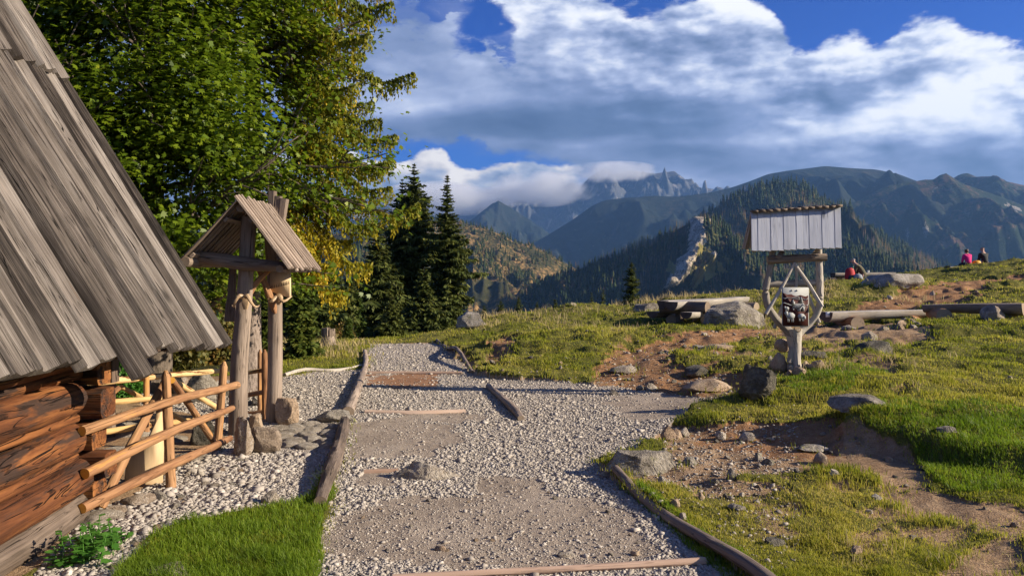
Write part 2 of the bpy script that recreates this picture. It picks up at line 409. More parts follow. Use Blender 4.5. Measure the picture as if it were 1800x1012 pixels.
L_HERB = leafmat('herb_leaf', [(.0, (.05, .16, .02)), (1., (.14, .34, .05))], .5, .4)
L_GRASS = leafmat('grass_blade', [(.0, (.055, .085, .008)), (.28, (.16, .195, .014)), (.55, (.38, .37, .035)), (.80, (.50, .41, .10)), (1., (.58, .45, .18))], .6, .5, .25, .9)
L_LUSH = leafmat('lush_grass_blade', [(.0, (.055, .105, .006)), (.5, (.19, .29, .016)), (1., (.38, .42, .05))], .55, .5, .3)
L_STRAW = leafmat('dry_grass_blade', [(.0, (.24, .20, .09)), (.5, (.46, .36, .17)), (1., (.66, .52, .29))], .7, .4, .2)
def barkmat(name, a, b, sc=1.):
    m, g, out = new_mat(name); p = g.tc('Object')
    n = g.noise(g.vm('MULTIPLY', p, (14*sc, 14*sc, 5*sc)), 1., 6, .7, .5); v = g.vor(g.vm('MULTIPLY', p, (26*sc, 26*sc, 12*sc)), 1.)
    f = g.noise(p, 90*sc, 3, .6)
    principled(g, out, g.ramp(n*.55+v*.25+f*.3, [(.3, a), (.8, b)]), .9, g.bump(n+v*.6+f*.4, .9, .02), spec=.15); return m
B_SPRUCE = barkmat('spruce_bark', (.09, .065, .05), (.42, .34, .29))
B_MAPLE = barkmat('maple_bark', (.05, .04, .03), (.24, .19, .15))
B_DARK = barkmat('dark_conifer_bark', (.03, .022, .017), (.10, .08, .06))
def plain(name, col, rough=.7, metal=0., spec=.4, var=.15, sc=20.):
    m, g, out = new_mat(name); n = g.noise(g.tc('Object'), sc, 4, .6)
    c = g.mix(n, tuple(q*(1-var) for q in col), tuple(min(1, q*(1+var)) for q in col))
    principled(g, out, c, rough, g.bump(n, .15, .01), metal, spec); return m
# ground: soil / turf base / gravel bed from attributes carried by the terrain
def groundmat():
    m, g, out = new_mat('meadow_ground'); p = g.pos()
    grs = g.attr('grass'); red = g.attr('red'); fl = g.attr('floor')
    n = g.noise(p, 1.7, 6, .6); f = g.noise(p, 14, 6, .65); ff = g.noise(p, 70, 3, .65)
    soil = g.ramp(n*.35+f*.4+ff*.3, [(.3, (.13, .078, .042)), (.5, (.31, .20, .115)), (.72, (.50, .36, .23))])
    rsoil = g.ramp(n*.3+f*.4+ff*.3, [(.3, (.14, .066, .030)), (.5, (.31, .165, .080)), (.72, (.48, .31, .18))])
    c = g.mix(red, soil, rsoil)
    lit = g.vor(p, 42); c = g.mix(g.ss(lit, .14, .09)*g.ss(f, .45, .60), c, (.50, .42, .33))
    turf = g.ramp(n*.3+f*.45+ff*.35, [(.3, (.030, .038, .009)), (.5, (.10, .105, .020)), (.7, (.20, .165, .05))])
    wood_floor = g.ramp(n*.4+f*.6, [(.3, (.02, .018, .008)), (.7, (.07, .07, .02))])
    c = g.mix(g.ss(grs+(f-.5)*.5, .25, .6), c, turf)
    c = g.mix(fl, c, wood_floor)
    principled(g, out, c, .95, g.bump(n*.4+f*.8+ff*.6, .9, .035), spec=.1); return m
M_GROUND = groundmat()
def pathmat():
    m, g, out = new_mat('gravel_path_bed'); p = g.pos()
    cmpk = g.attr('compact'); red = g.attr('red')
    n = g.noise(p, 1.3, 6, .6); f = g.noise(p, 22, 6, .7); v = g.vor(p, 38); v2 = g.vor(p, 38, out='Color')
    ff = g.noise(p, 110, 3, .6)
    bed = g.ramp(n*.3+f*.4+ff*.3, [(.3, (.16, .13, .105)), (.5, (.36, .31, .26)), (.7, (.56, .49, .42))])
    sand = g.ramp(n*.4+f*.35+ff*.25, [(.3, (.17, .13, .10)), (.5, (.33, .265, .205)), (.7, (.50, .42, .34))])
    rsand = g.ramp(n*.4+f*.35+ff*.25, [(.3, (.16, .075, .035)), (.5, (.31, .165, .09)), (.7, (.44, .26, .15))])
    c = g.mix(cmpk, bed, sand); c = g.mix(red, c, rsand)
    principled(g, out, c, .95, g.bump(f*.8+ff*.5+n*.3, .9, .02), spec=.1); return m
M_PATH = pathmat()
def gravelmat():
    m, g, out = new_mat('crushed_gravel'); t = g.attr('tint'); n = g.noise(g.pos(), 60, 4, .6)
    c = g.ramp(t*.8+n*.3-.05, [(.0, (.13, .105, .085)), (.25, (.25, .215, .18)), (.6, (.43, .38, .325)), (1., (.66, .60, .53))])
    principled(g, out, c, .9, g.bump(n, .4, .005), spec=.2); return m
M_GRAVEL = gravelmat()
# ------------------------------------------------------------------ ground form
def w3(px, py, Y): return np.array([(px-CX)/F*Y, Y, CZ-(py-H0)/F*Y])
_cp = []                              # control points x, y, z of the meadow
for px, py, Y in [(660, 602, 20), (775, 600, 20), (1000, 548, 26), (820, 588, 21), (900, 567, 23), (900, 652, 13.6), (960, 600, 17),
                  (1230, 573, 21.5), (1295, 577, 20), (1200, 540, 26), (1340, 517, 28), (1450, 505, 31), (1520, 493, 34), (1640, 480, 36), (1720, 468, 38), (1800, 463, 38),
                  (1950, 455, 38), (2200, 440, 36), (1500, 530, 24), (1490, 580, 18), (1620, 575, 18), (1700, 586, 16.5), (1760, 502, 29), (1400, 602, 15), (1600, 602, 15),
                  (1545, 628, 13), (1700, 620, 13), (1800, 618, 13), (1398, 657, 11.2), (1100, 650, 13), (1550, 700, 9.2), (1750, 700, 9.2), (1500, 745, 8), (1400, 790, 7.4),
                  (1750, 760, 7.9), (1500, 900, 5.65), (1700, 1000, 4.55), (1900, 700, 9), (2100, 800, 7.2), (1200, 700, 10.9), (500, 655, 13.5), (560, 612, 18), (480, 618, 18), (330, 640, 16)]:
    _cp.append(w3(px, py, Y))
for X_, Y_, Z_ in [(-1, 2, 0), (1, 2, 0), (-1, 5, 0), (0, 5, 0), (1.4, 5, 0), (-.5, 8, 0), (1, 8, .0), (1.5, 10, .0), (-.8, 11, 0), (-.8, 14, 0), (-1.2, 17, 0), (-2.6, 6, 0), (-2.8, 9, 0), (-4.5, 8, .0), (-5, 11, .05), (-3, 3, 0), (-6, 4, 0), (-9, 9, .2),
                   (-8, 15, .0), (-8, -6, 0), (3, -6, 0), (12, -4, .3), (16, 6, .9), (26, 20, 2.2), (30, 36, 3.2), (-20, 5, .3), (-20, 20, -.3), (3, 2, 0), (6, 2, .05)]:
    _cp.append(np.array([X_, Y_, Z_]))
_cp = np.array(_cp)
def _U(r2): return np.where(r2 > 1e-9, .5*r2*np.log(r2+1e-12), 0)
def _tps(C, lam=.6):
    n = len(C); K = _U(((C[:, None, :2]-C[None, :, :2])**2).sum(-1))+np.eye(n)*lam
    Pm = np.c_[np.ones(n), C[:, :2]]; M = np.zeros((n+3, n+3)); M[:n, :n] = K; M[:n, n:] = Pm; M[n:, :n] = Pm.T
    return np.linalg.solve(M, np.r_[C[:, 2], 0, 0, 0])
_w = _tps(_cp)
def base_raw(X_, Y_):
    X_ = np.atleast_1d(np.asarray(X_, float)); Y_ = np.atleast_1d(np.asarray(Y_, float))
    Xc = np.clip(X_, -24, 34); Yc = np.clip(Y_, -8, 46); z = np.full(X_.shape, _w[-3])+_w[-2]*Xc+_w[-1]*Yc
    for (a, b, _), w in zip(_cp, _w): z = z+w*_U((Xc-a)**2+(Yc-b)**2)
    return np.clip(z, -1.5, 5)
# depth at which the meadow rolls over into the valley, by direction (photo column)
_cr = np.array([(-900, 22), (0, 22), (400, 20), (640, 20.3), (780, 20.6), (830, 22), (1000, 26.5), (1200, 27), (1340, 28.5), (1450, 31.5), (1520, 34.5), (1640, 37), (1800, 39), (2600, 40)], float)
def sstep(x, a, b):
    t = np.clip((x-a)/(b-a), 0, 1); return t*t*(3-2*t)
def drop(X_, Y_):
    px = CX+F*X_/np.maximum(Y_, .5); yc = np.interp(px, _cr[:, 0], _cr[:, 1])
    d = np.maximum(0, Y_-yc); return np.where(d < 6, .045*d*d, 1.62+.54*(d-6)*(1-.0006*np.minimum(d, 400)))
def Hb(X_, Y_): return base_raw(X_, Y_)-drop(np.atleast_1d(np.asarray(X_, float)), np.atleast_1d(np.asarray(Y_, float)))
_ys = np.exp(np.linspace(math.log(2.6), math.log(44), 900))
def hit(px, py, HF=None):
    """where the ray of a photo point meets the meadow"""
    xs = (px-CX)/F*_ys; z = CZ-(py-H0)/F*_ys; h = (HF or Hb)(xs, _ys)
    k = np.nonzero(z <= h)[0]
    k = k[0] if len(k) else np.argmin(np.abs(z-h)[:860])
    return float(xs[k]), float(_ys[k])
def pip(x, y, P_):
    ins = np.zeros(x.shape, bool); n = len(P_)
    for i in range(n):
        x1, y1 = P_[i]; x2, y2 = P_[(i+1) % n]
        c = ((y1 > y) != (y2 > y)) & (x < (x2-x1)*(y-y1)/((y2-y1) or 1e-9)+x1); ins ^= c
    return ins
def wpoly(pts):  return [hit(a, b) for a, b in pts]
POLY = {}
POLY['path'] = [wpoly([(650, 603), (772, 602), (800, 628), (850, 664), (960, 668), (1060, 676), (1180, 690), (1310, 700), (1240, 716), (1190, 735), (1150, 770), (1120, 795), (1050, 808), (1085, 850), (1190, 920), (1345, 1040), (1420, 1150), (470, 1150), (545, 1030), (575, 900), (585, 850), (600, 790), (612, 730), (630, 680), (640, 640)]),
                wpoly([(500, 662), (560, 652), (637, 648), (628, 690), (606, 740), (590, 800), (560, 862), (520, 880), (440, 893), (350, 905), (285, 930), (230, 985), (170, 1030), (80, 1150), (60, 1010), (125, 930), (150, 905), (230, 870), (330, 815), (400, 770), (350, 730), (250, 712), (200, 690), (390, 668), (470, 660)])]
POLY['compact'] = [wpoly([(610, 745), (700, 735), (790, 742), (810, 770), (760, 800), (605, 805)]), wpoly([(590, 905), (700, 870), (880, 862), (1040, 872), (1110, 905), (1160, 960), (1100, 990), (800, 1000), (560, 985)]),
                   wpoly([(840, 830), (950, 835), (980, 862), (880, 870), (840, 860)]), wpoly([(650, 825), (700, 815), (690, 850), (645, 848)]), wpoly([(700, 722), (820, 722), (860, 732), (800, 738), (700, 736)]), wpoly([(170, 700), (330, 730), (340, 800), (200, 860), (160, 880)]),
                   wpoly([(1170, 690), (1300, 695), (1250, 715), (1190, 735), (1120, 740), (1060, 700)])]
POLY['red'] = [wpoly([(645, 655), (760, 655), (785, 668), (775, 681), (690, 681), (650, 672)]), wpoly([(1030, 650), (1090, 605), (1190, 590), (1330, 572), (1600, 570), (1800, 560), (1900, 470), (1640, 480), (1560, 525), (1430, 560), (1360, 590), (1300, 620), (1330, 690), (1180, 690), (1040, 672)]),
               wpoly([(1230, 745), (1330, 735), (1420, 745), (1480, 750), (1470, 800), (1350, 800), (1230, 780)]), wpoly([(850, 600), (925, 600), (890, 640), (860, 640)])]
POLY['dirt'] = [wpoly([(1040, 655), (1075, 622), (1120, 608), (1190, 598), (1230, 588), (1330, 580), (1440, 572), (1480, 590), (1430, 600), (1340, 600), (1300, 606), (1210, 620), (1180, 640), (1290, 655), (1320, 665), (1330, 702), (1180, 698), (1040, 678)]),
                wpoly([(1110, 760), (1180, 740), (1250, 748), (1330, 736), (1400, 748), (1490, 752), (1470, 790), (1560, 800), (1600, 815), (1640, 850), (1600, 870), (1480, 838), (1400, 845), (1300, 850), (1220, 872), (1110, 850), (1120, 815), (1180, 800)]),
                wpoly([(1430, 565), (1500, 548), (1560, 522), (1640, 512), (1720, 492), (1810, 480), (1900, 478), (1900, 490), (1800, 500), (1740, 512), (1700, 532), (1620, 548), (1560, 560), (1470, 572)]),
                wpoly([(1440, 580), (1500, 578), (1600, 580), (1640, 600), (1560, 606), (1450, 604)]), wpoly([(850, 610), (880, 600), (925, 602), (900, 630), (870, 655), (840, 640), (862, 622)]),
                wpoly([(1380, 562), (1440, 556), (1430, 580), (1330, 592)]), wpoly([(1080, 578), (1125, 580), (1120, 590), (1080, 590)]), wpoly([(1560, 690), (1600, 688), (1610, 696), (1560, 700)]),
                wpoly([(1590, 850), (1720, 890), (1800, 900), (1800, 925), (1700, 930), (1600, 900)]), wpoly([(1700, 955), (1800, 960), (1800, 1012), (1650, 1030)]), wpoly([(1240, 850), (1330, 855), (1400, 870), (1300, 880), (1200, 880)]),
                wpoly([(770, 603), (800, 610), (850, 650), (862, 680), (840, 668), (800, 628)])]
POLY['lush'] = [wpoly([(190, 1030), (255, 950), (330, 915), (440, 898), (540, 872), (580, 830), (592, 860), (570, 900), (565, 1030)]), wpoly([(1360, 675), (1480, 650), (1560, 660), (1480, 700), (1400, 705)]), wpoly([(1520, 745), (1700, 750), (1900, 780), (1900, 880), (1680, 880), (1630, 850), (1600, 800), (1520, 780)]),
                wpoly([(1080, 850), (1350, 1040), (1300, 1040), (1230, 975)]), wpoly([(1085, 848), (1150, 880), (1380, 1040), (1320, 1040)])]
CAPS = [(5.15, 7.35, 1.9, 1.35, .17), (3.75, 7.85, 1.1, .35, .06), (1.05, 16.8, 1.7, 2.2, .10), (9.2, 16.2, 3.0, 1.2, .12), (14, 27.5, 4, 2, .2), (3.9, 9.9, 1.5, .7, .05)]
def soft(name, X_, Y_, wob=.11, blur=.0):
    dx = n2(X_, Y_, 2.3, 3, 5)*wob+n2(X_, Y_, 9, 2, 6)*wob*.5; dy = n2(X_, Y_, 2.3, 3, 8)*wob*1.5+n2(X_, Y_, 9, 2, 9)*wob*.7
    s = np.clip(Y_/8, .7, 3)
    r = np.zeros(X_.shape, bool)
    for p in POLY[name]: r |= pip(X_+dx*s, Y_+dy*s, p)
    return r.astype(float)
def masks(X_, Y_):
    path = soft('path', X_, Y_, .05); dirt = soft('dirt', X_, Y_, .16); comp = soft('compact', X_, Y_, .18); red = soft('red', X_, Y_, .2); lush = soft('lush', X_, Y_, .06)
    px = CX+F*X_/np.maximum(Y_, .5)
    # bare patches inside the worn turf of the right foreground
    worn = sstep(n2(X_, Y_, 1.9, 5, 21, gain=.65), -.18, .22)*sstep(X_, .8, 2.2)*(1-lush)
    near = np.maximum(sstep(Y_, 8.6, 6.8), .95*sstep(Y_, 9.5, 10.8)*sstep(Y_, 21, 17)*sstep(px, 1020, 1110)*sstep(px, 1660, 1520))
    hutside = (X_ < -2.75) & (Y_ < 13) & (Y_ > 4)
    grass = np.clip(1-.96*dirt-worn*(.22+.68*near), 0, 1)*(1-path)
    grass = np.where(hutside & (path < .5), grass*.25, grass)
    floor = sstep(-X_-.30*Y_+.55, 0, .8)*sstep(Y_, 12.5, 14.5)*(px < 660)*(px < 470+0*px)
    grass = grass*(1-floor)
    return dict(path=path, dirt=dirt, compact=comp, red=red, lush=lush, grass=grass, floor=floor)
def Hm(X_, Y_, mk=None):
    """meadow height with hummocks, turf edges and banks"""
    X_ = np.atleast_1d(np.asarray(X_, float)); Y_ = np.atleast_1d(np.asarray(Y_, float))
    mk = mk or masks(X_, Y_)
    z = Hb(X_, Y_)
    rel = np.clip(1-mk['path'], 0, 1)
    amp = np.clip(Y_/9, .45, 2.2)*sstep(X_+.13*Y_, -.3, 1.4)
    z = z+rel*amp*(.075*n2(X_, Y_, .8, 3, 31)+.050*n2(X_, Y_, 2.2, 3, 33)+.016*n2(X_, Y_, 5.5, 2, 34))+.008*n2(X_, Y_, 9, 2, 35)
    z = z+.045*np.clip(mk['grass'], 0, 1)*np.clip(Y_/7, .6, 2)*sstep(X_+.13*Y_, -.3, .6)
    for cx, cy_, rx, ry, h in CAPS:
        q = ((X_-cx)/rx)**2+((Y_-cy_)/ry)**2+.35*n2(X_, Y_, 1.6, 3, 37)
        z = z+h*sstep(q, 1.15, .72)
    return z-.012*mk['path']
def gz(x, y): return float(Hm(np.array([x]), np.array([y]))[0])
def gpt(px, py):
    x, y = hit(px, py, None); return np.array([x, y, gz(x, y)])
def build_ground():
    th = np.concatenate([np.linspace(-115, -37, 60)[:-1], np.linspace(-37, 36, 640), np.linspace(36, 115, 60)[1:]])
    r = np.concatenate([np.exp(np.linspace(math.log(.25), math.log(3.2), 60))[:-1], np.exp(np.linspace(math.log(3.2), math.log(46), 640))[:-1], np.exp(np.linspace(math.log(46), math.log(420), 50))])
    TH, RR = np.meshgrid(np.radians(th), r, indexing='ij')
    X_ = (RR*np.sin(TH)).ravel(); Y_ = (RR*np.cos(TH)).ravel()
    mk = masks(X_, Y_); Z_ = Hm(X_, Y_, mk)
    n, m = TH.shape; i = np.arange(n-1)[:, None]*m; j = np.arange(m-1)[None, :]
    f = np.stack([i+j, i+j+1, i+m+j+1, i+m+j], -1).reshape(-1, 4)[:, ::-1]
    V = np.stack([X_, Y_, Z_], 1)
    isp = mk['path'][f].mean(1) > .5
    at = {k: mk[k] for k in ('grass', 'red', 'compact', 'floor')}
    for nm, sel, mt in (('ground', ~isp, M_GROUND), ('path', isp, M_PATH)):
        ff = f[sel]; us = np.unique(ff); mp = np.full(len(V), -1); mp[us] = np.arange(len(us))
        o = obj(nm, mesh_np(nm, V[us], [mp[ff]], mt, True, {k: a[us] for k, a in at.items()}))
        tag(o, 'worn grassy meadow with bare reddish soil' if nm == 'ground' else 'pale gravel path and yard running between the edging logs', kind='structure')
build_ground()
def sample(n, ymin, ymax, amin=-.72, amax=.72, power=-.85):
    """random ground points, denser near the camera"""
    a = rng.uniform(amin, amax, n); u = rng.uniform(0, 1, n)
    s0, s1 = ymin**power, ymax**power
    Y_ = (s0+(s1-s0)*u)**(1/power); return a*Y_, Y_
# ------------------------------------------------------------------ gravel (crushed stone, one object)
def build_gravel():
    cube = np.array([(x, y, z) for x in (-1, 1) for y in (-1, 1) for z in (-1, 1)], float)
    cf = np.array([(0, 1, 3, 2), (4, 6, 7, 5), (0, 4, 5, 1), (2, 3, 7, 6), (0, 2, 6, 4), (1, 5, 7, 3)])
    X_, Y_ = sample(820000, 3.2, 20.5, -.66, .36, -1.2)
    mk = masks(X_, Y_); Z_ = Hm(X_, Y_, mk)
    dens = mk['path']*(1-.90*mk['compact'])*(1-.9*mk['red']*(Y_ > 9))*(.62+.6*sstep(n2(X_, Y_, 1.1, 3, 51), -.45, .25))
    cb = pip(X_, Y_, wpoly([(488, 748), (520, 742), (560, 740), (600, 744), (590, 775), (575, 793), (530, 794), (494, 790)])) | pip(X_, Y_, wpoly([(150, 905), (180, 760), (330, 730), (345, 800), (220, 870)])); dens = dens*(1-.85*cb)
    dens = np.maximum(dens, .035*mk['dirt']+(.008+.03*(1-mk['grass']))*(1-mk['path'])*(X_ > 0))
    k = rng.uniform(0, 1, len(X_)) < dens
    X_, Y_, Z_ = X_[k], Y_[k], Z_[k]; cm = mk['compact'][k]; pt = mk['path'][k]; n = len(X_)
    s = .0032*np.exp(rng.normal(0, .48, n))*np.clip((Y_/5)**.55, .8, 2.4)*(1-.2*cm)*(1+.3*(pt < .5))
    s *= 1+.4*((X_ < -1.9) & (Y_ < 7.6))
    v = cube[None]*(1+rng.uniform(-.42, .42, (n, 8, 3)))*(s[:, None]*rng.uniform(.6, 1.45, (n, 3)))[:, None, :]
    ax = rng.normal(size=(n, 3)); ax /= np.linalg.norm(ax, axis=1)[:, None]; an = rng.uniform(0, 6.28, n)
    c, sn = np.cos(an)[:, None, None], np.sin(an)[:, None, None]
    v = v*c+np.cross(ax[:, None, :], v)*sn+ax[:, None, :]*(np.einsum('nij,nj->ni', v, ax)[..., None])*(1-c)
    v[..., 2] *= .6
    v += np.stack([X_, Y_, Z_+s*.35], 1)[:, None, :]
    f = (cf[None]+np.arange(n)[:, None, None]*8).reshape(-1, 4)
    t = np.repeat(np.clip(rng.normal(.50, .17, n)-.15*(pt < .5), 0, 1), 8)
    o = obj('gravel', mesh_np('gravel', v.reshape(-1, 3), [f], M_GRAVEL, False, {'tint': t}))
    tag(o, 'pale crushed gravel strewn over the path and yard', kind='stuff')
build_gravel()
# ------------------------------------------------------------------ grass
def blades(name, X_, Y_, Z_, h, w, mat, label, tint, lean=.45, wind=(-.1, .0)):
    n = len(X_); a = rng.uniform(0, 6.283, n); dx, dy = np.cos(a)*w, np.sin(a)*w
    b = rng.uniform(0, 6.283, n); le = np.abs(rng.normal(0, lean, n))*h
    lx, ly = np.cos(b)*le+wind[0]*h, np.sin(b)*le+wind[1]*h
    B = np.stack([X_, Y_, Z_-.01], 1)
    sx = np.stack([dx, dy, np.zeros(n)], 1); le3 = np.stack([lx, ly, np.zeros(n)], 1); up = np.stack([np.zeros(n), np.zeros(n), h], 1)
    V = np.stack([B-sx, B+sx, B+le3*.35+up*.6+sx*.75, B+le3*.35+up*.6-sx*.75, B+le3+up*(1-.12*rng.uniform(0, 1, n))[:, None]], 1).reshape(-1, 3)
    i = np.arange(n)*5
    f4 = np.stack([i, i+1, i+2, i+3], 1); f3 = np.stack([i+3, i+2, i+4], 1)
    o = obj(name, mesh_np(name, V, [f4, f3], mat, False, {'tint': np.repeat(tint, 5)}))
    return tag(o, label, kind='stuff')
def build_grass():
    X_, Y_ = sample(900000, 3.3, 40, -.46, .76, -.75); xa, ya = sample(110000, 3.6, 40, .76, 1.15, -.75); X_ = np.r_[X_, xa]; Y_ = np.r_[Y_, ya]
    jt = .05*np.clip(Y_/6, .7, 3); mk = masks(X_+rng.normal(0, 1, len(X_))*jt, Y_+rng.normal(0, 1, len(X_))*jt); pn = sstep(n2(X_, Y_, .9, 4, 61), -.35, .3)
    g = mk['grass']*(.45+.55*pn)*(1-mk['lush']*.3)
    k = (rng.uniform(0, 1, len(X_)) < g) & ((X_ > -2.6) | (Y_ > 13))
    k &= ~((X_ < -2) & (Y_ < 12) & (mk['lush'] < .5))
    X_, Y_ = X_[k], Y_[k]; mk = {a: b[k] for a, b in mk.items()}; Z_ = Hm(X_, Y_, mk); n = len(X_)
    tuft = sstep(n2(X_, Y_, 3.2, 3, 63), .0, .5)
    dry = sstep(n2(X_, Y_, .55, 3, 65), -.2, .35)
    h = (.014+.022*rng.uniform(0, 1, n)**1.5+.036*tuft)*np.clip((Y_/6)**.4, .85, 1.6)
    w = .0022*np.clip((Y_/4.5)**.95, .8, 6)
    t = np.clip(.34+.36*dry+.15*(1-mk['grass'])+rng.normal(0, .17, n)-.12*tuft+.10*sstep(Y_, 13, 24), 0, 1)
    blades('grass', X_, Y_, Z_, h, w, L_GRASS, 'short green and yellowed meadow grass', t)
    # long bright grass: left corner, along the edging logs, over the right hand mound
    X_, Y_ = sample(420000, 3.3, 12, -.62, .76, -.9); L_ = soft('lush', X_, Y_, .05) > .5
    X_, Y_ = X_[L_], Y_[L_]; Z_ = Hm(X_, Y_); n = len(X_); tf = sstep(n2(X_, Y_, 4, 3, 67), -.3, .5)
    h = (.025+.045*rng.uniform(0, 1, n)+.04*tf)*np.where(X_ < -.5, 1.05, .85)
    blades('tall_grass', X_, Y_, Z_, h, .0021*np.clip((Y_/4.5)**.9, .8, 5), L_LUSH, 'long bright green grass by the edging logs and on the mound', np.clip(.45+rng.normal(0, .2, n)-.2*tf, 0, 1), .5)
    # straw tufts on the skyline and at the stump
    cs = []
    for (x0, x1, y0, y1, k) in [(490, 650, 600, 630, 34), (840, 1150, 545, 590, 44), (1080, 1460, 505, 545, 60), (1440, 1640, 490, 530, 36), (1450, 1500, 650, 665, 5), (1540, 1660, 640, 700, 3), (1300, 1420, 560, 590, 14), (1650, 1800, 965, 1012, 9), (1480, 1560, 940, 1000, 6), (1560, 1800, 610, 670, 4)]:
        for _ in range(k): cs.append(hit(random.uniform(x0, x1), random.uniform(y0, y1)))
    cs = np.array(cs); k = 18; X_ = np.repeat(cs[:, 0], k); Y_ = np.repeat(cs[:, 1], k); sp = .075*np.clip(Y_/8, .6, 3)
    X_ = X_+rng.normal(0, 1, len(X_))*sp; Y_ = Y_+rng.normal(0, 1, len(Y_))*sp
    h = rng.uniform(.05, .24, len(X_))*np.repeat(rng.uniform(.5, 1.2, len(cs)), k)*np.clip(Y_/14, .5, 1.35)
    blades('dry_grass', X_, Y_, Hm(X_, Y_), h, .0022*np.clip(Y_/5, .8, 4.5), L_STRAW, 'tufts of straw coloured dry grass along the meadow edge', rng.uniform(0, 1, len(X_)), .6)
build_grass()
# ------------------------------------------------------------------ hills, forests and mountains
def hillmat(name, cover, rock_c, rock_amt, sc, dry=None, dry_rng=(.55, .7), bump=.6):
    m, g, out = new_mat(name); p = g.pos()
    n = g.noise(p, .004*sc, 8, .62); f = g.noise(p, .03*sc, 7, .68); ff = g.noise(p, .16*sc, 4, .65)
    c = g.ramp(n*.35+f*.4+ff*.25, cover)
    if dry: c = g.mix(g.ss(n*.5+f*.5, *dry_rng), c, g.mix(ff, tuple(q*.6 for q in dry), tuple(q*1.3 for q in dry)))
    pz = g.vm('MULTIPLY', p, (1, 1, .35))
    r = g.noise(pz, .012*sc, 9, .72, .4); c = g.mix(g.ss(r, .66-rock_amt, .74-rock_amt), c, g.mix(ff, tuple(q*.55 for q in rock_c), rock_c))
    tl = g.attr('tint'); c = g.mix(g.ss(tl+(f-.5)*2.6+(ff-.5)*2.4, .55, .85), c, g.mix(g.ss(r*.5+ff*.5, .42, .58), tuple(q*.30 for q in rock_c), rock_c))
    ov = g.attr('olive'); c = g.mix(g.ss(ov+(f-.5)*1.4, .5, .8), c, g.mix(ff, (.10, .10, .03), (.36, .28, .08)))
    principled(g, out, c, .95, g.bump(f+ff*.5+r, bump, 12/sc), spec=.05); return m
HILLS = {}
def hill(name, prof, Y0, mat, front, back, slope, label, amp=.2, nscale=None, nx=300, ny=90, seed=1, jag=0., rockf=None, base=-170, zmask=None, pw=1., crag=0., olivef=None, ribs=()):
    """a ridge: prof = skyline in photo points at distance Y0, falling away in front and behind"""
    prof = np.array(prof, float); x = (prof[:, 0]-CX)/F*Y0; z = CZ-(prof[:, 1]-H0)/F*Y0
    xs = np.linspace(x[0], x[-1], nx); zr = np.interp(xs, x, z)
    k = np.ones(5)/5; zr = np.convolve(np.r_[[zr[0]]*2, zr, [zr[-1]]*2], k, 'valid') if not jag else zr
    if jag: zr = zr+jag*fbm(np.stack([xs/Y0*60, xs*0, xs*0+seed], 1), 5, .6, seed)
    ds = np.concatenate([-back*np.linspace(1, 0, ny//4)[:-1]**1.3, front*np.linspace(0, 1, ny)**1.25])
    XX, DD = np.meshgrid(xs, ds, indexing='ij'); ZR = np.repeat(zr[:, None], len(ds), 1)
    ns = nscale or 5./front
    q = np.stack([XX.ravel()*ns, (DD.ravel())*ns*.55, np.full(XX.size, seed*5.1)], 1)
    rd = fbm(q, 5, .52, seed, True).reshape(XX.shape)
    env = np.clip(np.abs(DD)/front*3.2, 0, 1)
    Z = ZR-slope*np.abs(DD)**pw*(front**(1-pw) if pw != 1 else 1)+(rd-.35)*amp*front*env*slope
    Z = np.minimum(Z, ZR+.4*slope*np.abs(DD)) if False else Z
    Z = np.maximum(Z, base)
    YY = Y0-DD
    n, m = XX.shape; i = np.arange(n-1)[:, None]*m; j = np.arange(m-1)[None, :]
    f = np.stack([i+j, i+m+j, i+m+j+1, i+j+1], -1).reshape(-1, 4)[:, ::-1]
    V = np.stack([XX.ravel(), YY.ravel(), Z.ravel()], 1)
    for ax, ay, wl, wr, am in ribs:
        px = CX+F*V[:, 0]/V[:, 1]; py = H0-F*(V[:, 2]-CZ)/V[:, 1]; dx = px-np.interp(py, ay, ax)+5*n2(px/30, py/30, 2.1, 3, 75); k = np.exp(-(dx/np.where(dx < 0, wl, wr))**2)*sstep(py, ay[0]-6, ay[0]+25)*sstep(py, ay[-1]+40, ay[-1]-10)
        V[:, 1] -= am*k
    t = np.zeros(len(V)) if rockf is None else rockf(V)
    if rockf is not None and crag:
        k = t*crag*(.4+.9*fbm(V*.035, 4, .6, seed+5, True)); V[:, 1] -= k*.8; V[:, 2] += k*.5
    ol = np.zeros(len(V)) if olivef is None else olivef(V)
    o = obj(name, mesh_np(name, V, [f], mat, True, {'tint': t, 'olive': ol})); tag(o, label, kind='structure')
    HILLS[label] = (V.reshape(n, m, 3), t.reshape(n, m)); return o
HM_AUT = hillmat('autumn_slope', [(.3, (.018, .026, .012)), (.48, (.050, .048, .020)), (.62, (.11, .080, .032)), (.75, (.19, .12, .055))], (.30, .27, .22), .0, 5., (.34, .21, .085), (.47, .60))
HM_WOOD = hillmat('wooded_slope', [(.3, (.012, .022, .012)), (.5, (.036, .042, .020)), (.7, (.095, .078, .034))], (.60, .50, .37), .0, 3., (.085, .060, .04), (.52, .62))
HM_RIDGE = hillmat('shaded_green_ridge', [(.3, (.008, .014, .014)), (.5, (.018, .026, .022)), (.72, (.05, .045, .032))], (.16, .14, .12), .0, 1., (.06, .052, .034), (.56, .66))  # dark albedo stands in for the cloud shadow on the ridge
HM_ALP = hillmat('alpine_slope', [(.3, (.008, .018, .012)), (.5, (.024, .036, .018)), (.7, (.09, .065, .038))], (.36, .32, .28), .03, 1.6, (.12, .072, .045), (.50, .60), 1.)  # cloud shadow over this range is put into the dark albedo
HM_PEAK = hillmat('bare_peak_rock', [(.3, (.030, .038, .045)), (.5, (.075, .08, .085)), (.7, (.19, .175, .165))], (.30, .27, .25), .12, .9, None, bump=1.)
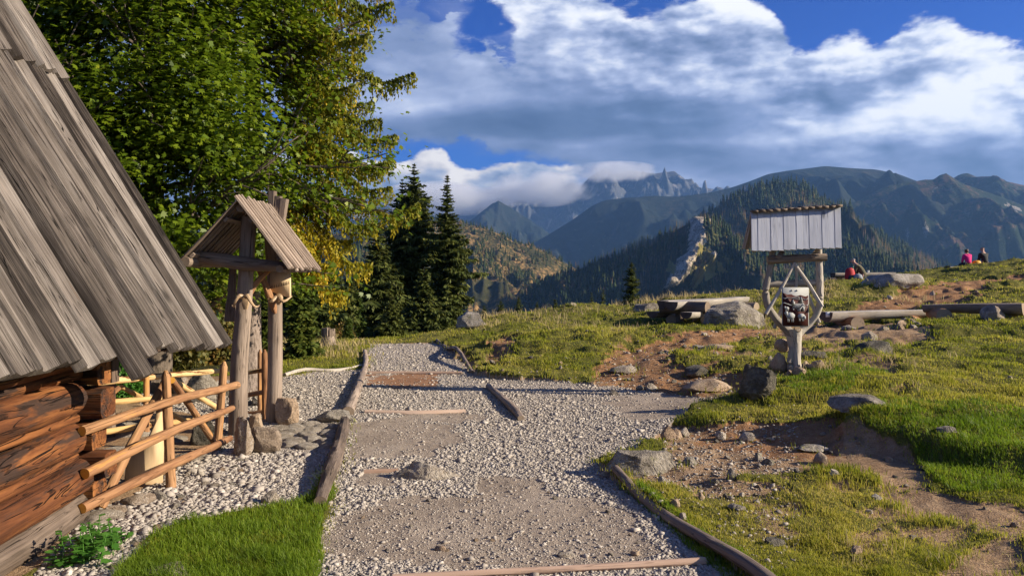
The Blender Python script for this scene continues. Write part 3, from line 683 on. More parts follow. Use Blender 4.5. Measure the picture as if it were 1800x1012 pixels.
def poly_rock(P_, Y0, jit=.6):
    def f(V):
        px = CX+F*V[:, 0]/V[:, 1]; py = H0-F*(V[:, 2]-CZ)/V[:, 1]
        s = 7; px = px+s*n2(px/60, py/60, 3.1, 3, 71); py = py+s*n2(px/60, py/60, 3.1, 3, 73)
        r = np.zeros(len(V), bool)
        for p in P_: r |= pip(px, py, p)
        return r.astype(float)
    return f
# far jagged peaks, second range, shaded ridge, right-hand range
hill('mountain', [(500, 360), (640, 352), (700, 345), (820, 372), (870, 352), (885, 345), (905, 352), (935, 345), (958, 352), (985, 330), (1005, 322), (1018, 330), (1036, 312), (1062, 296), (1080, 306), (1110, 300), (1150, 305), (1186, 300), (1205, 318), (1222, 336), (1238, 330), (1255, 332), (1290, 345), (1400, 350), (1700, 360)], 9000, HM_PEAK, 2700, 1200, .55, 'far jagged rocky peaks half hidden in cloud', .55, jag=7, seed=3, nx=420, base=-300)
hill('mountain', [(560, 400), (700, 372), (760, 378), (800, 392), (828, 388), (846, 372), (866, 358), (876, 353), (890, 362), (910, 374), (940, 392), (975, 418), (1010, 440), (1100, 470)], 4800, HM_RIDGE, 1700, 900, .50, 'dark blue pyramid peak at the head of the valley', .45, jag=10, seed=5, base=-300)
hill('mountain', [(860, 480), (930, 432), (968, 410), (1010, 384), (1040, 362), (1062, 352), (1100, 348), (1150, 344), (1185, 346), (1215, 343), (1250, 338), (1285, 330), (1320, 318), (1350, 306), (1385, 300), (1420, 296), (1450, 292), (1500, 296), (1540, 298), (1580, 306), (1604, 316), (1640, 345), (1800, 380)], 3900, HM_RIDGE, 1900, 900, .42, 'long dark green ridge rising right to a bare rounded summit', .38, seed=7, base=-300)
hill('mountain', [(1560, 360), (1640, 330), (1668, 318), (1688, 306), (1702, 304), (1716, 312), (1745, 316), (1775, 320), (1810, 328), (1900, 350), (2200, 420)], 3900, HM_ALP, 1500, 800, .5, 'brown mountain with a small pointed top at the far right', .4, seed=21, base=-300)
hill('mountain', [(1380, 420), (1480, 362), (1510, 352), (1540, 336), (1562, 326), (1600, 320), (1626, 316), (1640, 316), (1652, 308), (1663, 305), (1674, 312), (1690, 322), (1730, 336), (1770, 350), (1800, 362), (1860, 390), (2000, 420), (2300, 500)], 3200, HM_ALP, 1500, 700, .50, 'green and brown mountain with a rocky horn and pale scree', .5, seed=9, base=-300, jag=3,
     rockf=poly_rock([[(1588, 405), (1596, 400), (1597, 420), (1588, 420)], [(1620, 395), (1632, 392), (1632, 415), (1622, 420)], [(1770, 355), (1795, 368), (1788, 374), (1768, 362)], [(1714, 385), (1722, 388), (1720, 398), (1713, 398)]], 3200))
# cone-shaped wooded hill, rocky wooded hill, autumn hill, left wooded slope
hill('hill', [(1040, 470), (1120, 430), (1180, 408), (1235, 380), (1262, 362), (1290, 346), (1320, 332), (1350, 325), (1382, 321), (1410, 327), (1440, 345), (1470, 372), (1500, 392), (1540, 410), (1600, 440), (1680, 480), (1800, 540)], 1750, HM_WOOD, 800, 500, .52, 'dark conical hill covered in spruce and dead trunks', .30, seed=11, base=-260, pw=1.)
hill('hill', [(820, 620), (900, 540), (955, 503), (1000, 480), (1050, 462), (1100, 445), (1140, 436), (1180, 412), (1208, 390), (1222, 384), (1238, 386), (1252, 390), (1262, 402), (1290, 422), (1330, 440), (1380, 455), (1420, 462), (1480, 440), (1530, 448), (1600, 462), (1680, 500), (1760, 560), (1900, 640)], 1150, HM_WOOD, 560, 320, .42, 'wooded hill with a pale rock outcrop and dead spruces', .30, seed=13, base=-230, jag=4, ny=150, nx=520,
     rockf=poly_rock([[(1208, 384), (1242, 386), (1236, 405), (1242, 425), (1230, 448), (1220, 462), (1210, 480), (1196, 500), (1166, 508), (1172, 490), (1184, 470), (1196, 452), (1208, 432), (1210, 410)], [(1230, 430), (1262, 452), (1256, 458), (1226, 446)], [(1238, 388), (1252, 392), (1248, 402), (1238, 398)], [(1640, 470), (1655, 476), (1660, 482), (1645, 480)]], 1150), crag=10., ribs=[([1212, 1208, 1192, 1170, 1150], [384, 420, 455, 480, 505], 10, 50, 75), ([1290, 1300, 1320], [425, 470, 520], 12, 50, 30), ([1100, 1085, 1060], [446, 490, 540], 14, 50, 30)],
     olivef=poly_rock([[(1228, 420), (1245, 440), (1270, 462), (1282, 480), (1262, 486), (1236, 500), (1212, 502), (1222, 470)], [(1268, 440), (1285, 446), (1290, 470), (1276, 462)], [(1176, 452), (1192, 470), (1184, 486), (1172, 476)], [(1380, 470), (1440, 466), (1450, 480), (1390, 486)]], 1150))
hill('hill', [(560, 420), (620, 402), (660, 396), (740, 388), (800, 388), (822, 394), (850, 402), (880, 412), (905, 426), (935, 432), (965, 446), (1000, 466), (1040, 486), (1100, 520), (1200, 600)], 1500, HM_AUT, 760, 420, .48, 'grassy topped hill with autumn scrub and scattered spruces', .33, seed=15, base=-230)
hill('hill', [(-500, 380), (0, 400), (300, 420), (480, 440), (560, 448), (620, 440), (680, 470), (760, 520), (850, 600)], 900, HM_WOOD, 450, 250, .45, 'shaded spruce slope behind the stump on the left', .25, seed=17, base=-200)
# valley floor out to the horizon
def build_valley():
    r = np.r_[0, np.exp(np.linspace(math.log(150), math.log(5900), 40))]; th = np.linspace(0, 2*math.pi, 97)[:-1]
    TH, RR = np.meshgrid(th, r, indexing='ij'); V = np.stack([(RR*np.sin(TH)).ravel(), (RR*np.cos(TH)).ravel(), np.full(RR.size, -150.)+np.where(RR > 400, (RR-400)*.0, 0).ravel()], 1)
    n, m = TH.shape; i = np.arange(n)[:, None]*m; i2 = ((np.arange(n)+1) % n)[:, None]*m; j = np.arange(m-1)[None, :]
    f = np.stack([i+j, i+j+1, i2+j+1, i2+j], -1).reshape(-1, 4)[:, ::-1]
    tag(obj('valley_ground', mesh_np('valley_ground', V, [f], HM_WOOD, True, {'tint': np.zeros(len(V))})), 'wooded valley floor', kind='structure')
build_valley()
# ------------------------------------------------------------------ far woods: thousands of small spruces and dead trunks, one object for each hill
M_FAR = leafmat('far_tree', [(.0, (.014, .026, .010)), (.40, (.036, .054, .018)), (.62, (.080, .082, .026)), (.75, (.18, .12, .04)), (.88, (.17, .115, .08)), (1., (.34, .31, .28))], .9, .1, .1, .02)
def far_wood(name, label, n, dead=.15, autumn=.1, hmin=9, hmax=17, sel=None, clear=None, seed=1):
    Vg, tg = HILLS[sel]; r = np.random.default_rng(seed)
    a = r.integers(0, Vg.shape[0]-1, n*3); b = r.integers(2, Vg.shape[1]-1, n*3)
    u, v = r.uniform(0, 1, (2, n*3, 1))
    # area weighting along depth
    p = (Vg[a, b]*(1-u)+Vg[a+1, b]*u)*(1-v)+(Vg[a, b-1]*(1-u)+Vg[a+1, b-1]*u)*v
    pn = n2(p[:, 0], p[:, 1], .006, 4, seed+80)
    px = CX+F*p[:, 0]/p[:, 1]; py = H0-F*(p[:, 2]-CZ)/p[:, 1]
    top_clear = (sel.startswith('grassy') & (b < Vg.shape[1]*.40) & (b > 21) & (r.uniform(0, 1, n*3) < .85))
    pq = (px > 1224) & (px < 1275) & (py > 425) & (py < 500) & (r.uniform(0, 1, n*3) < .75) & sel.startswith('wooded')
    keep = (~top_clear) & (~pq) & (tg[a, b] < .5) & (pn > (clear if clear is not None else -9)) & (py < 640)
    p = p[keep][:n]; pn = pn[keep][:n]; px = px[keep][:n]; py = py[keep][:n]; n = len(p)
    h = r.uniform(hmin, hmax, n)*(1+.25*r.normal(size=n).clip(-1, 1)); dn = n2(p[:, 0], p[:, 1], .009, 3, seed+90)
    isd = r.uniform(0, 1, n) < dead*(.15+2.2*sstep(dn, -.1, .35)); isa = (~isd) & (r.uniform(0, 1, n) < autumn)
    k = 5; VV = []; FF = []; TT = []; off = 0
    ang = np.arange(k)/k*6.283
    # living: three stacked ragged skirts
    liv = ~isd; q = p[liv]; hh = h[liv]; m = len(q); t = np.where(isa[liv], r.uniform(.62, .80, m), r.uniform(.0, .6, m))
    rad = hh*r.uniform(.15, .22, m)*np.where(isa[liv], 1.7, 1.); hh = hh*np.where(isa[liv], .55, 1.)
    for s, (z0, z1, rr) in enumerate(((.06, .55, 1.), (.36, .80, .70), (.62, 1., .42))):
        ph = r.uniform(0, 6.28, (m, 1)); rj = r.uniform(.7, 1.25, (m, k))
        ring = np.stack([q[:, None, 0]+np.cos(ang+ph)*rad[:, None]*rr*rj, q[:, None, 1]+np.sin(ang+ph)*rad[:, None]*rr*rj, q[:, None, 2]+hh[:, None]*(z0+r.uniform(-.05, .05, (m, k)))], -1)
        tip = np.stack([q[:, 0], q[:, 1], q[:, 2]+hh*z1], -1)[:, None]
        V = np.concatenate([ring, tip], 1).reshape(-1, 3); i = np.arange(m)[:, None]*(k+1); j = np.arange(k)[None]
        FF.append(np.stack([i+j, i+(j+1) % k, np.broadcast_to(i+k, (m, k))], -1).reshape(-1, 3)+off); off += len(V); VV.append(V); TT.append(np.repeat(t, k+1))
    # dead: thin three-sided spikes
    q = p[isd]; hh = h[isd]*r.uniform(.6, 1., isd.sum()); m = len(q); ww = hh*r.uniform(.02, .05, m); k = 3; ang = np.arange(3)/3*6.283
    t = r.uniform(.82, 1., m)
    ring = np.stack([q[:, None, 0]+np.cos(ang)*ww[:, None], q[:, None, 1]+np.sin(ang)*ww[:, None], q[:, None, 2]+0*ang], -1)
    tip = np.stack([q[:, 0]+r.normal(0, .3, m), q[:, 1], q[:, 2]+hh], -1)[:, None]; V = np.concatenate([ring, tip], 1).reshape(-1, 3); i = np.arange(m)[:, None]*4; j = np.arange(3)[None]
    FF.append(np.stack([i+j, i+(j+1) % 3, np.broadcast_to(i+3, (m, 3))], -1).reshape(-1, 3)+off); VV.append(V); TT.append(np.repeat(t, 4))
    tag(obj(name, mesh_np(name, np.vstack(VV), [np.vstack(FF)], M_FAR, False, {'tint': np.concatenate(TT)})), label, kind='stuff')
far_wood('spruce_forest', 'spruce forest with dead grey trunks on the conical hill', 9000, .45, .02, 12, 20, 'dark conical hill covered in spruce and dead trunks', -.6, 101)
far_wood('spruce_forest', 'mixed spruce wood around the pale rock outcrop', 11000, .42, .10, 9, 17, 'wooded hill with a pale rock outcrop and dead spruces', -.45, 103)
far_wood('hillside_wood', 'scattered spruces and autumn bushes on the grassy hill', 13000, .12, .50, 6, 13, 'grassy topped hill with autumn scrub and scattered spruces', -.16, 105)
far_wood('spruce_forest', 'shaded spruce forest on the left slope', 6000, .12, .04, 10, 17, 'shaded spruce slope behind the stump on the left', -.9, 107)
# ------------------------------------------------------------------ air between here and the ranges
def build_haze():
    m = bpy.data.materials.new('mountain_haze'); m.use_nodes = True; nt = m.node_tree
    for n in list(nt.nodes): nt.nodes.remove(n)
    out = nt.nodes.new('ShaderNodeOutputMaterial'); v = nt.nodes.new('ShaderNodeVolumePrincipled')
    v.inputs['Color'].default_value = (.26, .52, 1., 1); v.inputs['Density'].default_value = 6e-5; v.inputs['Anisotropy'].default_value = .2
    nt.links.new(v.outputs[0], out.inputs['Volume'])
    b = MB(); b.box((0, -50, 440), (15000, 12300, 1500)); o = b.build('haze', m, smooth=False); tag(o, 'thin blue mountain haze filling the valley', kind='stuff')
build_haze()

# ------------------------------------------------------------------ cloud banks clinging to the far peaks
def cloud_bank(label, px, py, w, h, Y, seed, dens=.006, thick=.9):
    m = bpy.data.materials.new('cloud_vapour'); m.use_nodes = True; nt = m.node_tree
    for n in list(nt.nodes): nt.nodes.remove(n)
    g = G(nt); out = g.new('ShaderNodeOutputMaterial'); v = g.new('ShaderNodeVolumePrincipled')
    p = g.tc('Object'); W, Hh = w/F*Y/2, h/F*Y/2
    e = g.vm('LENGTH', g.vm('MULTIPLY', p, (1/W, 1/(W*thick), 1/Hh)))
    n1 = g.noise(g.vm('ADD', g.vm('MULTIPLY', p, (.0032, .0032, .0045)), (seed*3.1, seed*1.7, 0)), 1., 5, .6)
    d = g.ss(n1*2.6-.55-e, -.25, .35)*dens
    g.put(v.inputs['Density'], d); v.inputs['Color'].default_value = (.97, .98, 1, 1); v.inputs['Anisotropy'].default_value = .35
    nt.links.new(v.outputs[0], out.inputs['Volume'])
    V, Fc = ico(3) if '_ico' in globals() else (None, None)
    o = obj('cloud', mesh_np('cloud', V*[W, W*thick, Hh], [Fc], m, True), None, w3(px, py, Y)); tag(o, label, kind='stuff')
    m.cycles.volume_step_rate = 1.0
def build_banks():
    cloud_bank('cloud bank lying against the far jagged peaks', 950, 332, 210, 64, 7600, 1, .0050)
    cloud_bank('cloud wrapped round the far central summit', 1075, 303, 190, 34, 7600, 2, .0036)
    cloud_bank('cloud low in the gap on the left of the far peaks', 790, 350, 280, 60, 7600, 3, .0055)
# ------------------------------------------------------------------ the shepherd's hut
def zb(x, y): return gz(x, y)
def build_hut():
    t = thing('shepherd_hut', 'log hut with a steep weathered board roof at the left edge of the photo', 'hut', (-3.05, 5.6, 0)); O = (-3.05, 5.6, 0)
    # roof: steep slope facing the yard. eave line from A (near) to B (far), boards run up the slope
    A = w3(0, 670, 4.1); B = w3(395, 603, 6.9)
    e = B-A; e[2] = 0; e /= np.linalg.norm(e); n = np.array([e[1], -e[0], 0]); pitch = R(57.5)
    d = -n*math.cos(pitch)+np.array([0, 0, math.sin(pitch)]); nrm = n*math.sin(pitch)+np.array([0, 0, math.cos(pitch)])
    Ltot = np.linalg.norm((B-A)[:2])
    def boards(name, s0, s1, lift, w0, y0, y1, seed, rag):
        random.seed(seed); b = MB(); s = y1
        while s > y0:
            w = w0*random.uniform(.78, 1.15); s -= w*1.11
            lo = s0+random.uniform(-rag, rag*.6)
            if abs(s-1.15) < .10 and s0 == 0: lo = -.17
            hi = s1+random.uniform(-.03, .03)
            zc = A[2]+(B[2]-A[2])*s/Ltot
            base = A+e*s; base[2] = zc
            # ridged board section: raised lip along one edge, hollow along the middle
            hgt = random.uniform(.028, .055)
            sec = np.array([(-w/2, -.012), (w/2, -.012), (w/2, .012), (w*.40, .022+hgt), (w*.22, .026), (w*.05, .016), (-w*.12, .030), (-w*.30, .024+hgt*.7), (-w*.40, .034+hgt*.8), (-w/2, .014)])
            sec[:, 1] += .010*((s*7) % 2)
            alt = .022*(int(s*100) % 2); p0 = base+d*lo+nrm*(lift+alt+random.uniform(0, .022)); p1 = base+d*hi+nrm*(lift+alt+random.uniform(-.004, .012))
            sk = random.uniform(-.02, .02)
            b.sweep([p0, p0*.5+p1*.5+e*sk*.4+nrm*random.uniform(-.006, .006), p1+e*sk], sec, 1., step=.10, lump=.10, lsc=1.6, up=nrm, tint=random.random(), cap=0, seed=random.randrange(9999))
        return b
    lo = boards('roof', 0, 2.72, .0, .195, -2.6, Ltot+.02, 31, .06)
    o = lo.build('roof', [W_ROOF], t, origin=O); o['label'] = 'lower course of long weathered grey roof boards'
    und = MB(); random.seed(4); s = -2.6  # added dark layer: shade of the board gaps put into its colour
    while s < Ltot-.12:
        base = A+e*s; base[2] = A[2]+(B[2]-A[2])*s/Ltot; und.sweep([base+d*.03-nrm*.022, base+d*4.25-nrm*.022], rect(.21, .02), 1., step=.5, up=nrm, tint=random.uniform(0, .5), cap=0); s += .215
    und.build('roof', [W_DARK], t, origin=O)['label'] = 'dark board layer putting shadow into the gaps of the roof'
    up_ = boards('roof', 2.62, 4.3, .055, .21, -2.6, Ltot+.01, 33, .05)
    o = up_.build('roof', [W_ROOF], t, origin=O); o['label'] = 'upper course of roof boards lapping over the lower ones'
    # other slope (away from the yard) as one boarded sheet
    rid = A+d*4.3; rid2 = B+d*4.3; back = -n
    b = MB(); d2 = n*-math.cos(pitch)+np.array([0, 0, -math.sin(pitch)])
    k = 30
    for i in range(k):
        s = -2.5+(Ltot+2.5)*i/(k-1); p = A+e*s+d*4.3
        b.sweep([p+[0, 0, .01], p+d2*4.35], rect(.22, .03), 1., step=.6, up=(d2[1]*0+n[0]*-1, n[1]*-1, .6), tint=random.random(), cap=0)
    b.build('roof', [W_ROOF], t, origin=O)['label'] = 'far slope of the board roof'
    # battens and rafters under the eave
    b = MB()
    for s in np.arange(-2.2, Ltot, .85): b.sweep([A+e*s+d*.12-nrm*.07, A+e*s+d*4.2-nrm*.07], circ(8), .045, step=.5, tint=random.random(), cap=0)
    for q in (.3, 1.2, 2.2, 3.3): b.sweep([A+e*-2.5+d*q-nrm*.028, B+d*q-nrm*.028], rect(.05, .03), 1., step=.8, up=nrm, cap=0)
    b.build('rafter_frame', [W_DARK], t, origin=O)
    # log wall facing the yard: thick logs with thinner slats between, ends staggered at the corner
    C0 = np.array([-3.02, 5.62, 0]); wd = np.array([.10, -1, 0]); wd /= np.linalg.norm(wd); wn = np.array([1, .10, 0]); wn /= np.linalg.norm(wn)
    b = MB(); z = -.02; random.seed(5)
    spec = [(.19, .10, .95), (.235, .13, .15), (.075, .055, .35), (.20, .13, .30), (.07, .05, .40), (.22, .13, .25), (.08, .05, .45), (.20, .12, .2), (.17, .12, .15)]
    greys = []
    for i, (h, dep, tt) in enumerate(spec):
        ex = random.uniform(-.05, .10)
        rr = [h*.52*random.uniform(.93, 1.1) for _ in range(6)]
        p = [C0+wd*(s-ex)-wn*.17*max(0, s-1.5)+wn*random.uniform(-.012, .012)+[0, 0, z+h/2+random.uniform(-.006, .006)] for s in np.linspace(.16, 5.0, 6)]
        tgt = b
        if i == 0: greys.append((p, rr)); z += h*.97; continue
        rr = [q*.93 for q in rr]
        if h < .1: p = [q-wn*.02 for q in p]
        b.sweep(p, circ(18, .95 if h > .1 else 1.1, 1.), rr, step=.06, lump=.15, lsc=2.6, tint=tt, cap=1, seed=i*13)
        z += h*1.0
    b.build('log_wall', [W_HUT, W_ENDD], t, origin=O)
    b = MB()
    for i, (p, rr) in enumerate(greys): b.sweep(p, circ(18, .9, 1.), rr, step=.07, lump=.16, lsc=1.8, tint=.05+.15*i, cap=1, seed=i*7+3)
    b.build('base_log', [W_GREY, W_ENDD], t, origin=O)['label'] = 'greyed bottom log of the wall'
    # cross logs of the gable wall sticking out at the corner
    b = MB(); z = .06; random.seed(9)
    for i in range(6):
        h = random.uniform(.17, .22); y = C0[1]+.0+random.uniform(-.02, .02); xo = C0[0]+random.uniform(.10, .20)
        b.sweep([(xo, y, z+h/2), (xo-.25, y+.01, z+h/2), (xo-.9, y+.03, z+h/2)], np.array([(-.40, -.5), (.40, -.5), (.48, -.3), (.48, .35), (.36, .5), (-.36, .5), (-.48, .35), (-.48, -.3)]), h*.98, step=.06, lump=.14, lsc=4, up=(0, 0, 1), tint=random.uniform(.1, .7), cap=0, seed=i*11)
        z += h*1.12
    b.build('corner_logs', [W_HUT], t, origin=O)['label'] = 'squared cross log ends stacked at the corner'
    b = MB()
    for i in range(22): zz = .1+i*.17; xi = max(0, (zz-1.15)/1.57)+.12; xi2 = max(0, (zz-1.15)/1.57); b.sweep([(C0[0]-xi+.10*(zz < 1), C0[1]+.0, zz), (C0[0]-min(5.1, 5.1)+xi2, C0[1]+.1, zz)], circ(10, .9, 1.), .095, step=.5, lump=.08, tint=random.random(), cap=0)
    b.build('gable_wall', [W_DARK], t, origin=O)
    b = MB(); bb = C0+wd*2.6-wn*.12; b.sweep([C0+wd*.12-wn*.10+[0, 0, .8], C0+wd*5-wn*.75+[0, 0, .8]], rect(.1, 1.7), 1., step=1, cap=0, up=(0, 0, 1)); b.build('dark_backing', [W_DARK], t, origin=O)  # dark backing panel, paints the shadow lines between the wall logs
    b = MB(); b.sweep([(-2.97, 5.86, .9), (-2.985, 5.86, 1.75)], rect(.12, .10), 1., cap=0, up=(0, 1, 0)); b.sweep([(-2.9, 6.05, 1.18), (-3.6, 6.06, 1.2)], circ(10), .06, cap=1)
    b.build('eave_post', [W_DARK, W_ENDD], t, origin=O)
    b = MB(); b.box((-4.2, 2.8, .1), (2.1, 5.2, .5)); b.build('stone_footing', [R_BROWN], t, False, origin=O)
build_hut()
# ------------------------------------------------------------------ roofed gate with the two posts
def build_gate():
    O = (-2.85, 8.8, 0)
    t = thing('roofed_gate', 'small board roofed gate on two grey log posts beside the yard fence', 'gate', O); random.seed(12)
    b = MB(); b.sweep([(-2.93, 8.5, -.1), (-2.91, 8.5, .7), (-2.86, 8.5, 1.4), (-2.80, 8.48, 2.30)], circ(14), [.098, .094, .082, .078], step=.08, lump=.10, lsc=1.4, tint=.62)
    b.build('post', [W_GREY, W_ENDD], t, origin=O)['label'] = 'front gate post'
    b = MB(); b.sweep([(-2.74, 9.15, -.05), (-2.72, 9.15, .8), (-2.73, 9.15, 1.6), (-2.79, 9.15, 2.28)], circ(14), [.088, .083, .078, .074], step=.08, lump=.10, lsc=1.4, tint=.68)
    b.build('post', [W_GREY, W_ENDD], t, origin=O)['label'] = 'rear gate post'
    # roof: two slopes of narrow riven boards, ridge along the view
    y0, y1 = 8.12, 9.40; ap = (-2.79, 2.43); le = (-3.42, 1.77); re = (-2.27, 1.735)
    def slope(name, edge, out, lab):
        b = MB(); dv = np.array([edge[0]-ap[0], 0, edge[1]-ap[1]]); L = np.linalg.norm(dv); dv /= L; nr = np.array([-dv[2]*np.sign(out), 0, abs(dv[0])]); nr = np.array([abs(dv[2])*out, 0, abs(dv[0])]); nr /= np.linalg.norm(nr)
        y = y0; i = 0
        while y < y1:
            w = random.uniform(.05, .078); lift = .012+.012*(i % 2)
            a = np.array([ap[0], y, ap[1]])+nr*lift-dv*(random.uniform(.03, .09) if out > 0 else .0); c = np.array([edge[0], y, edge[1]])+nr*(lift)+dv*random.uniform(-.02, .03)
            b.sweep([a, (a+c)/2+nr*random.uniform(-.004, .004), c], np.array([(-w*.55, -.008), (w*.55, -.008), (w*.5, .010), (w*.1, .018), (-w*.5, .006)]), 1., step=.12, lump=.12, lsc=3, up=nr, tint=random.uniform(.3, .9), cap=0)
            y += w*.9; i += 1
        for q in (.25, .8):
            p = np.array([ap[0], 0, ap[1]])+dv*L*q-nr*.025
            b.sweep([p+[0, y0+.03, 0], p+[0, y1-.03, 0]], rect(.05, .03), 1., step=.3, up=nr, cap=0)
        o = b.build('roof', [W_GREY], t, origin=O); o['label'] = lab
    slope('roof', le, -1, 'left roof slope in shade'); slope('roof', re, 1, 'right roof slope lit by the sun')
    b = MB(); b.sweep([(-2.79, y0+.06, 2.37), (-2.79, y1-.05, 2.37)], circ(10), .045, lump=.08, cap=1); b.build('ridge_pole', [W_GREY, W_ENDD], t, origin=O)
    b = MB()
    for k, (dx, h) in enumerate(((-.06, .30), (0, .24), (.055, .21))): b.sweep([(-2.76+dx, 9.34, 2.28), (-2.735+dx*1.25, 9.34, 2.36+h)], rect(.075, .09, .3), 1., step=.05, lump=.2, lsc=8, up=(0, 1, 0), tint=.35+.1*k, cap=0)
    b.build('ridge_block', [W_GREY], t, origin=O)['label'] = 'splintered block standing on the back of the ridge'
    b = MB(); b.sweep([(-3.38, 8.36, 1.88), (-3.2, 8.37, 1.855), (-2.8, 8.37, 1.80), (-2.34, 8.37, 1.765)], circ(12), [.055, .07, .075, .05], step=.06, lump=.12, lsc=2.5, tint=.35)
    b.build('crossbeam', [W_GREY, W_ENDD], t, origin=O)
    for p_, r_ in (([(-3.33, 8.10, 1.815), (-3.30, 9.35, 1.82)], .052), ([(-2.40, 8.22, 1.745), (-2.38, 9.35, 1.745)], .038)):
        b = MB(); b.sweep(p_, circ(12), r_, step=.1, lump=.10, tint=.5); b.build('eave_pole', [W_GREY, W_ENDD], t, origin=O)
    for p in ([(-2.87, 8.52, 1.34), (-2.80, 8.55, 1.52), (-2.62, 8.62, 1.75)], [(-2.70, 9.10, 1.25), (-2.76, 9.0, 1.5), (-2.86, 8.95, 1.78)]):
        b = MB(); b.sweep(p, rect(.05, .06, .3), [1, 1.1, .9], step=.05, lump=.12, lsc=5, tint=.6, cap=0); b.build('brace', [W_BARK], t, origin=O)
    # saw-toothed pale board on the rear post
    x0, z1, w = -2.742, 1.76, .225
    out = [(x0, z1), (x0+w, z1), (x0+w+.004, z1-.32), (x0+w-.012, z1-.335), (x0+w-.04, z1-.33), (x0-.006, z1-.262)]
    n = len(out); yy = 9.03
    V = [(x, yy, z) for x, z in out]+[(x, yy+.035, z) for x, z in out]
    me = mesh_np('carved_board', np.array(V)-O, [np.array([list(range(n))]), np.array([list(range(2*n-1, n-1, -1))]), np.array([(i, i+n, (i+1) % n+n, (i+1) % n) for i in range(n)])], W_BLOCK, False, {'loc': np.array([(p[2], p[0], p[1]) for p in V]), 'tint': np.full(2*n, .75)})
    bo = obj('carved_board', me, t); bo['label'] = 'pale board with a row of carved teeth'
    tv = []; tf = []
    for i in range(11):
        u = x0+.012+i*.0200; zt = z1-.205+i*.0055; q = len(tv); tv += [(u-.007, yy-.0035, zt-.035), (u+.007, yy-.0035, zt-.032), (u, yy-.0035, zt+.012), (u-.007, yy+.001, zt-.035), (u+.007, yy+.001, zt-.032), (u, yy+.001, zt+.012)]
        tf += [(q, q+1, q+2), (q+3, q+5, q+4)]
    obj('tooth_carving', mesh_np('tooth_carving', np.array(tv)-O, [np.array(tf)], W_DARK, False, {'loc': np.array(tv), 'tint': np.zeros(len(tv))}), bo)
    b = MB(); b.sweep([(-3.05, 8.62, 1.18), (-3.02, 8.62, 1.75)], rect(.09, .06, .5), [1.2, .8], step=.06, lump=.2, lsc=6, tint=.5, cap=0, up=(0, 1, 0)); b.build('hanging_slat', [W_GREY], t, origin=O)
build_gate()
M_HORN = plain('ram_horn', (.42, .29, .17), .5, var=.4, sc=30)
def horns(x, y, z, flip, lab):
    t = thing('ram_horns', lab, 'horns', (x, y, z), 'curled ram horns fixed to the gate posts')
    for sgn in (-1, 1):
        b = MB(); P_ = []
        for i in range(14):
            a = i/13*4.4; r = .075*(1-.35*i/13); P_.append((sgn*(.02+i*.0095)+0*a, -.05-.045*math.sin(a)-.02, .03*math.cos(a*1.0)+r*.6*math.sin(a+.5)*flip))
        b.sweep(P_, circ(8), list(np.linspace(.026, .006, 14)), step=.02, lump=.15, lsc=40, up=(0, 1, 0), cap=0); b.build('horn', [M_HORN], t)
    b = MB(); b.sweep([(0, .0, .06), (0, -.03, -.01), (0, -.035, -.08)], circ(8, 1.3, .8), [.03, .035, .018], step=.02, lump=.1, cap=0); b.build('skull_plate', [M_HORN], t)
horns(-2.80, 8.40, 1.40, 1, 'curled ram horns on the front gate post'); horns(-2.64, 9.06, 1.42, -1, 'curled ram horns under the toothed board on the rear gate post')
# ------------------------------------------------------------------ fences of peeled poles
def pole(b, p, r, mat_t=None, seed=None, lump=.16): return b.sweep(p, circ(12), r, step=.05, lump=lump, lsc=5, tint=mat_t, seed=seed)
def fence(name, label, parts, O):
    t = thing(name, label, 'fence', O)
    for kind, pts, r, mat, tt, lab in parts:
        b = MB(); pole(b, pts, r, tt); o = b.build(kind, [mat, W_ENDS if mat is not W_GREY else W_ENDD], t, origin=O)
        if lab: o['label'] = lab
    return t
def post(px, pyt, pyb, Y, px2=None, r=.037, pointed=True):
    a = w3(px, pyb, Y); c = w3(px2 if px2 is not None else px, pyt, Y); a[2] = min(a[2], gz(a[0], a[1])-.03)
    return [a, (a+c)/2, c-(c-a)*.05, c], [r*1.05, r, r*.95, r*.35] if pointed else [r, r, r, r]
p1, r1 = post(301, 651, 855, 6.36, 291); p2, r2 = post(381, 635, 792, 7.7, 394)
fence('pole_fence', 'orange peeled pole fence running from the hut corner to the front gate post', [
    ('rail', [w3(144, 757, 5.35), w3(290, 708, 6.2), w3(385, 684, 7.45), w3(417, 676, 8.25)], [.034, .034, .035, .036], W_BARK, .72, None),
    ('rail', [w3(149, 832, 5.35), w3(290, 763, 6.18), w3(380, 728, 7.4), w3(408, 717, 8.2)], [.037, .036, .034, .030], W_BARK, .62, None),
    ('rail', [w3(144, 893, 5.35), w3(290, 822, 6.15), w3(375, 784, 7.3), w3(404, 770, 8.1)], [.036, .036, .034, .033], W_BARK, .55, None),
    ('post', p1, r1, W_BARK, .85, None), ('post', p2, r2, W_BARK, .95, None),
    ('brace', [w3(176, 892, 5.78), w3(232, 780, 6.12), w3(292, 668, 6.5)], [.04, .037, .034], W_BARK, .7, None),
    ('brace', [w3(302, 668, 6.5), w3(340, 722, 7.1), w3(376, 776, 7.62)], [.028, .030, .030], W_BARK, .5, None)], (-3.0, 5.8, 0))
p3, r3 = post(257, 648, 770, 8.4, None, .032); p4, r4 = post(194, 640, 760, 8.3, None, .05, False)
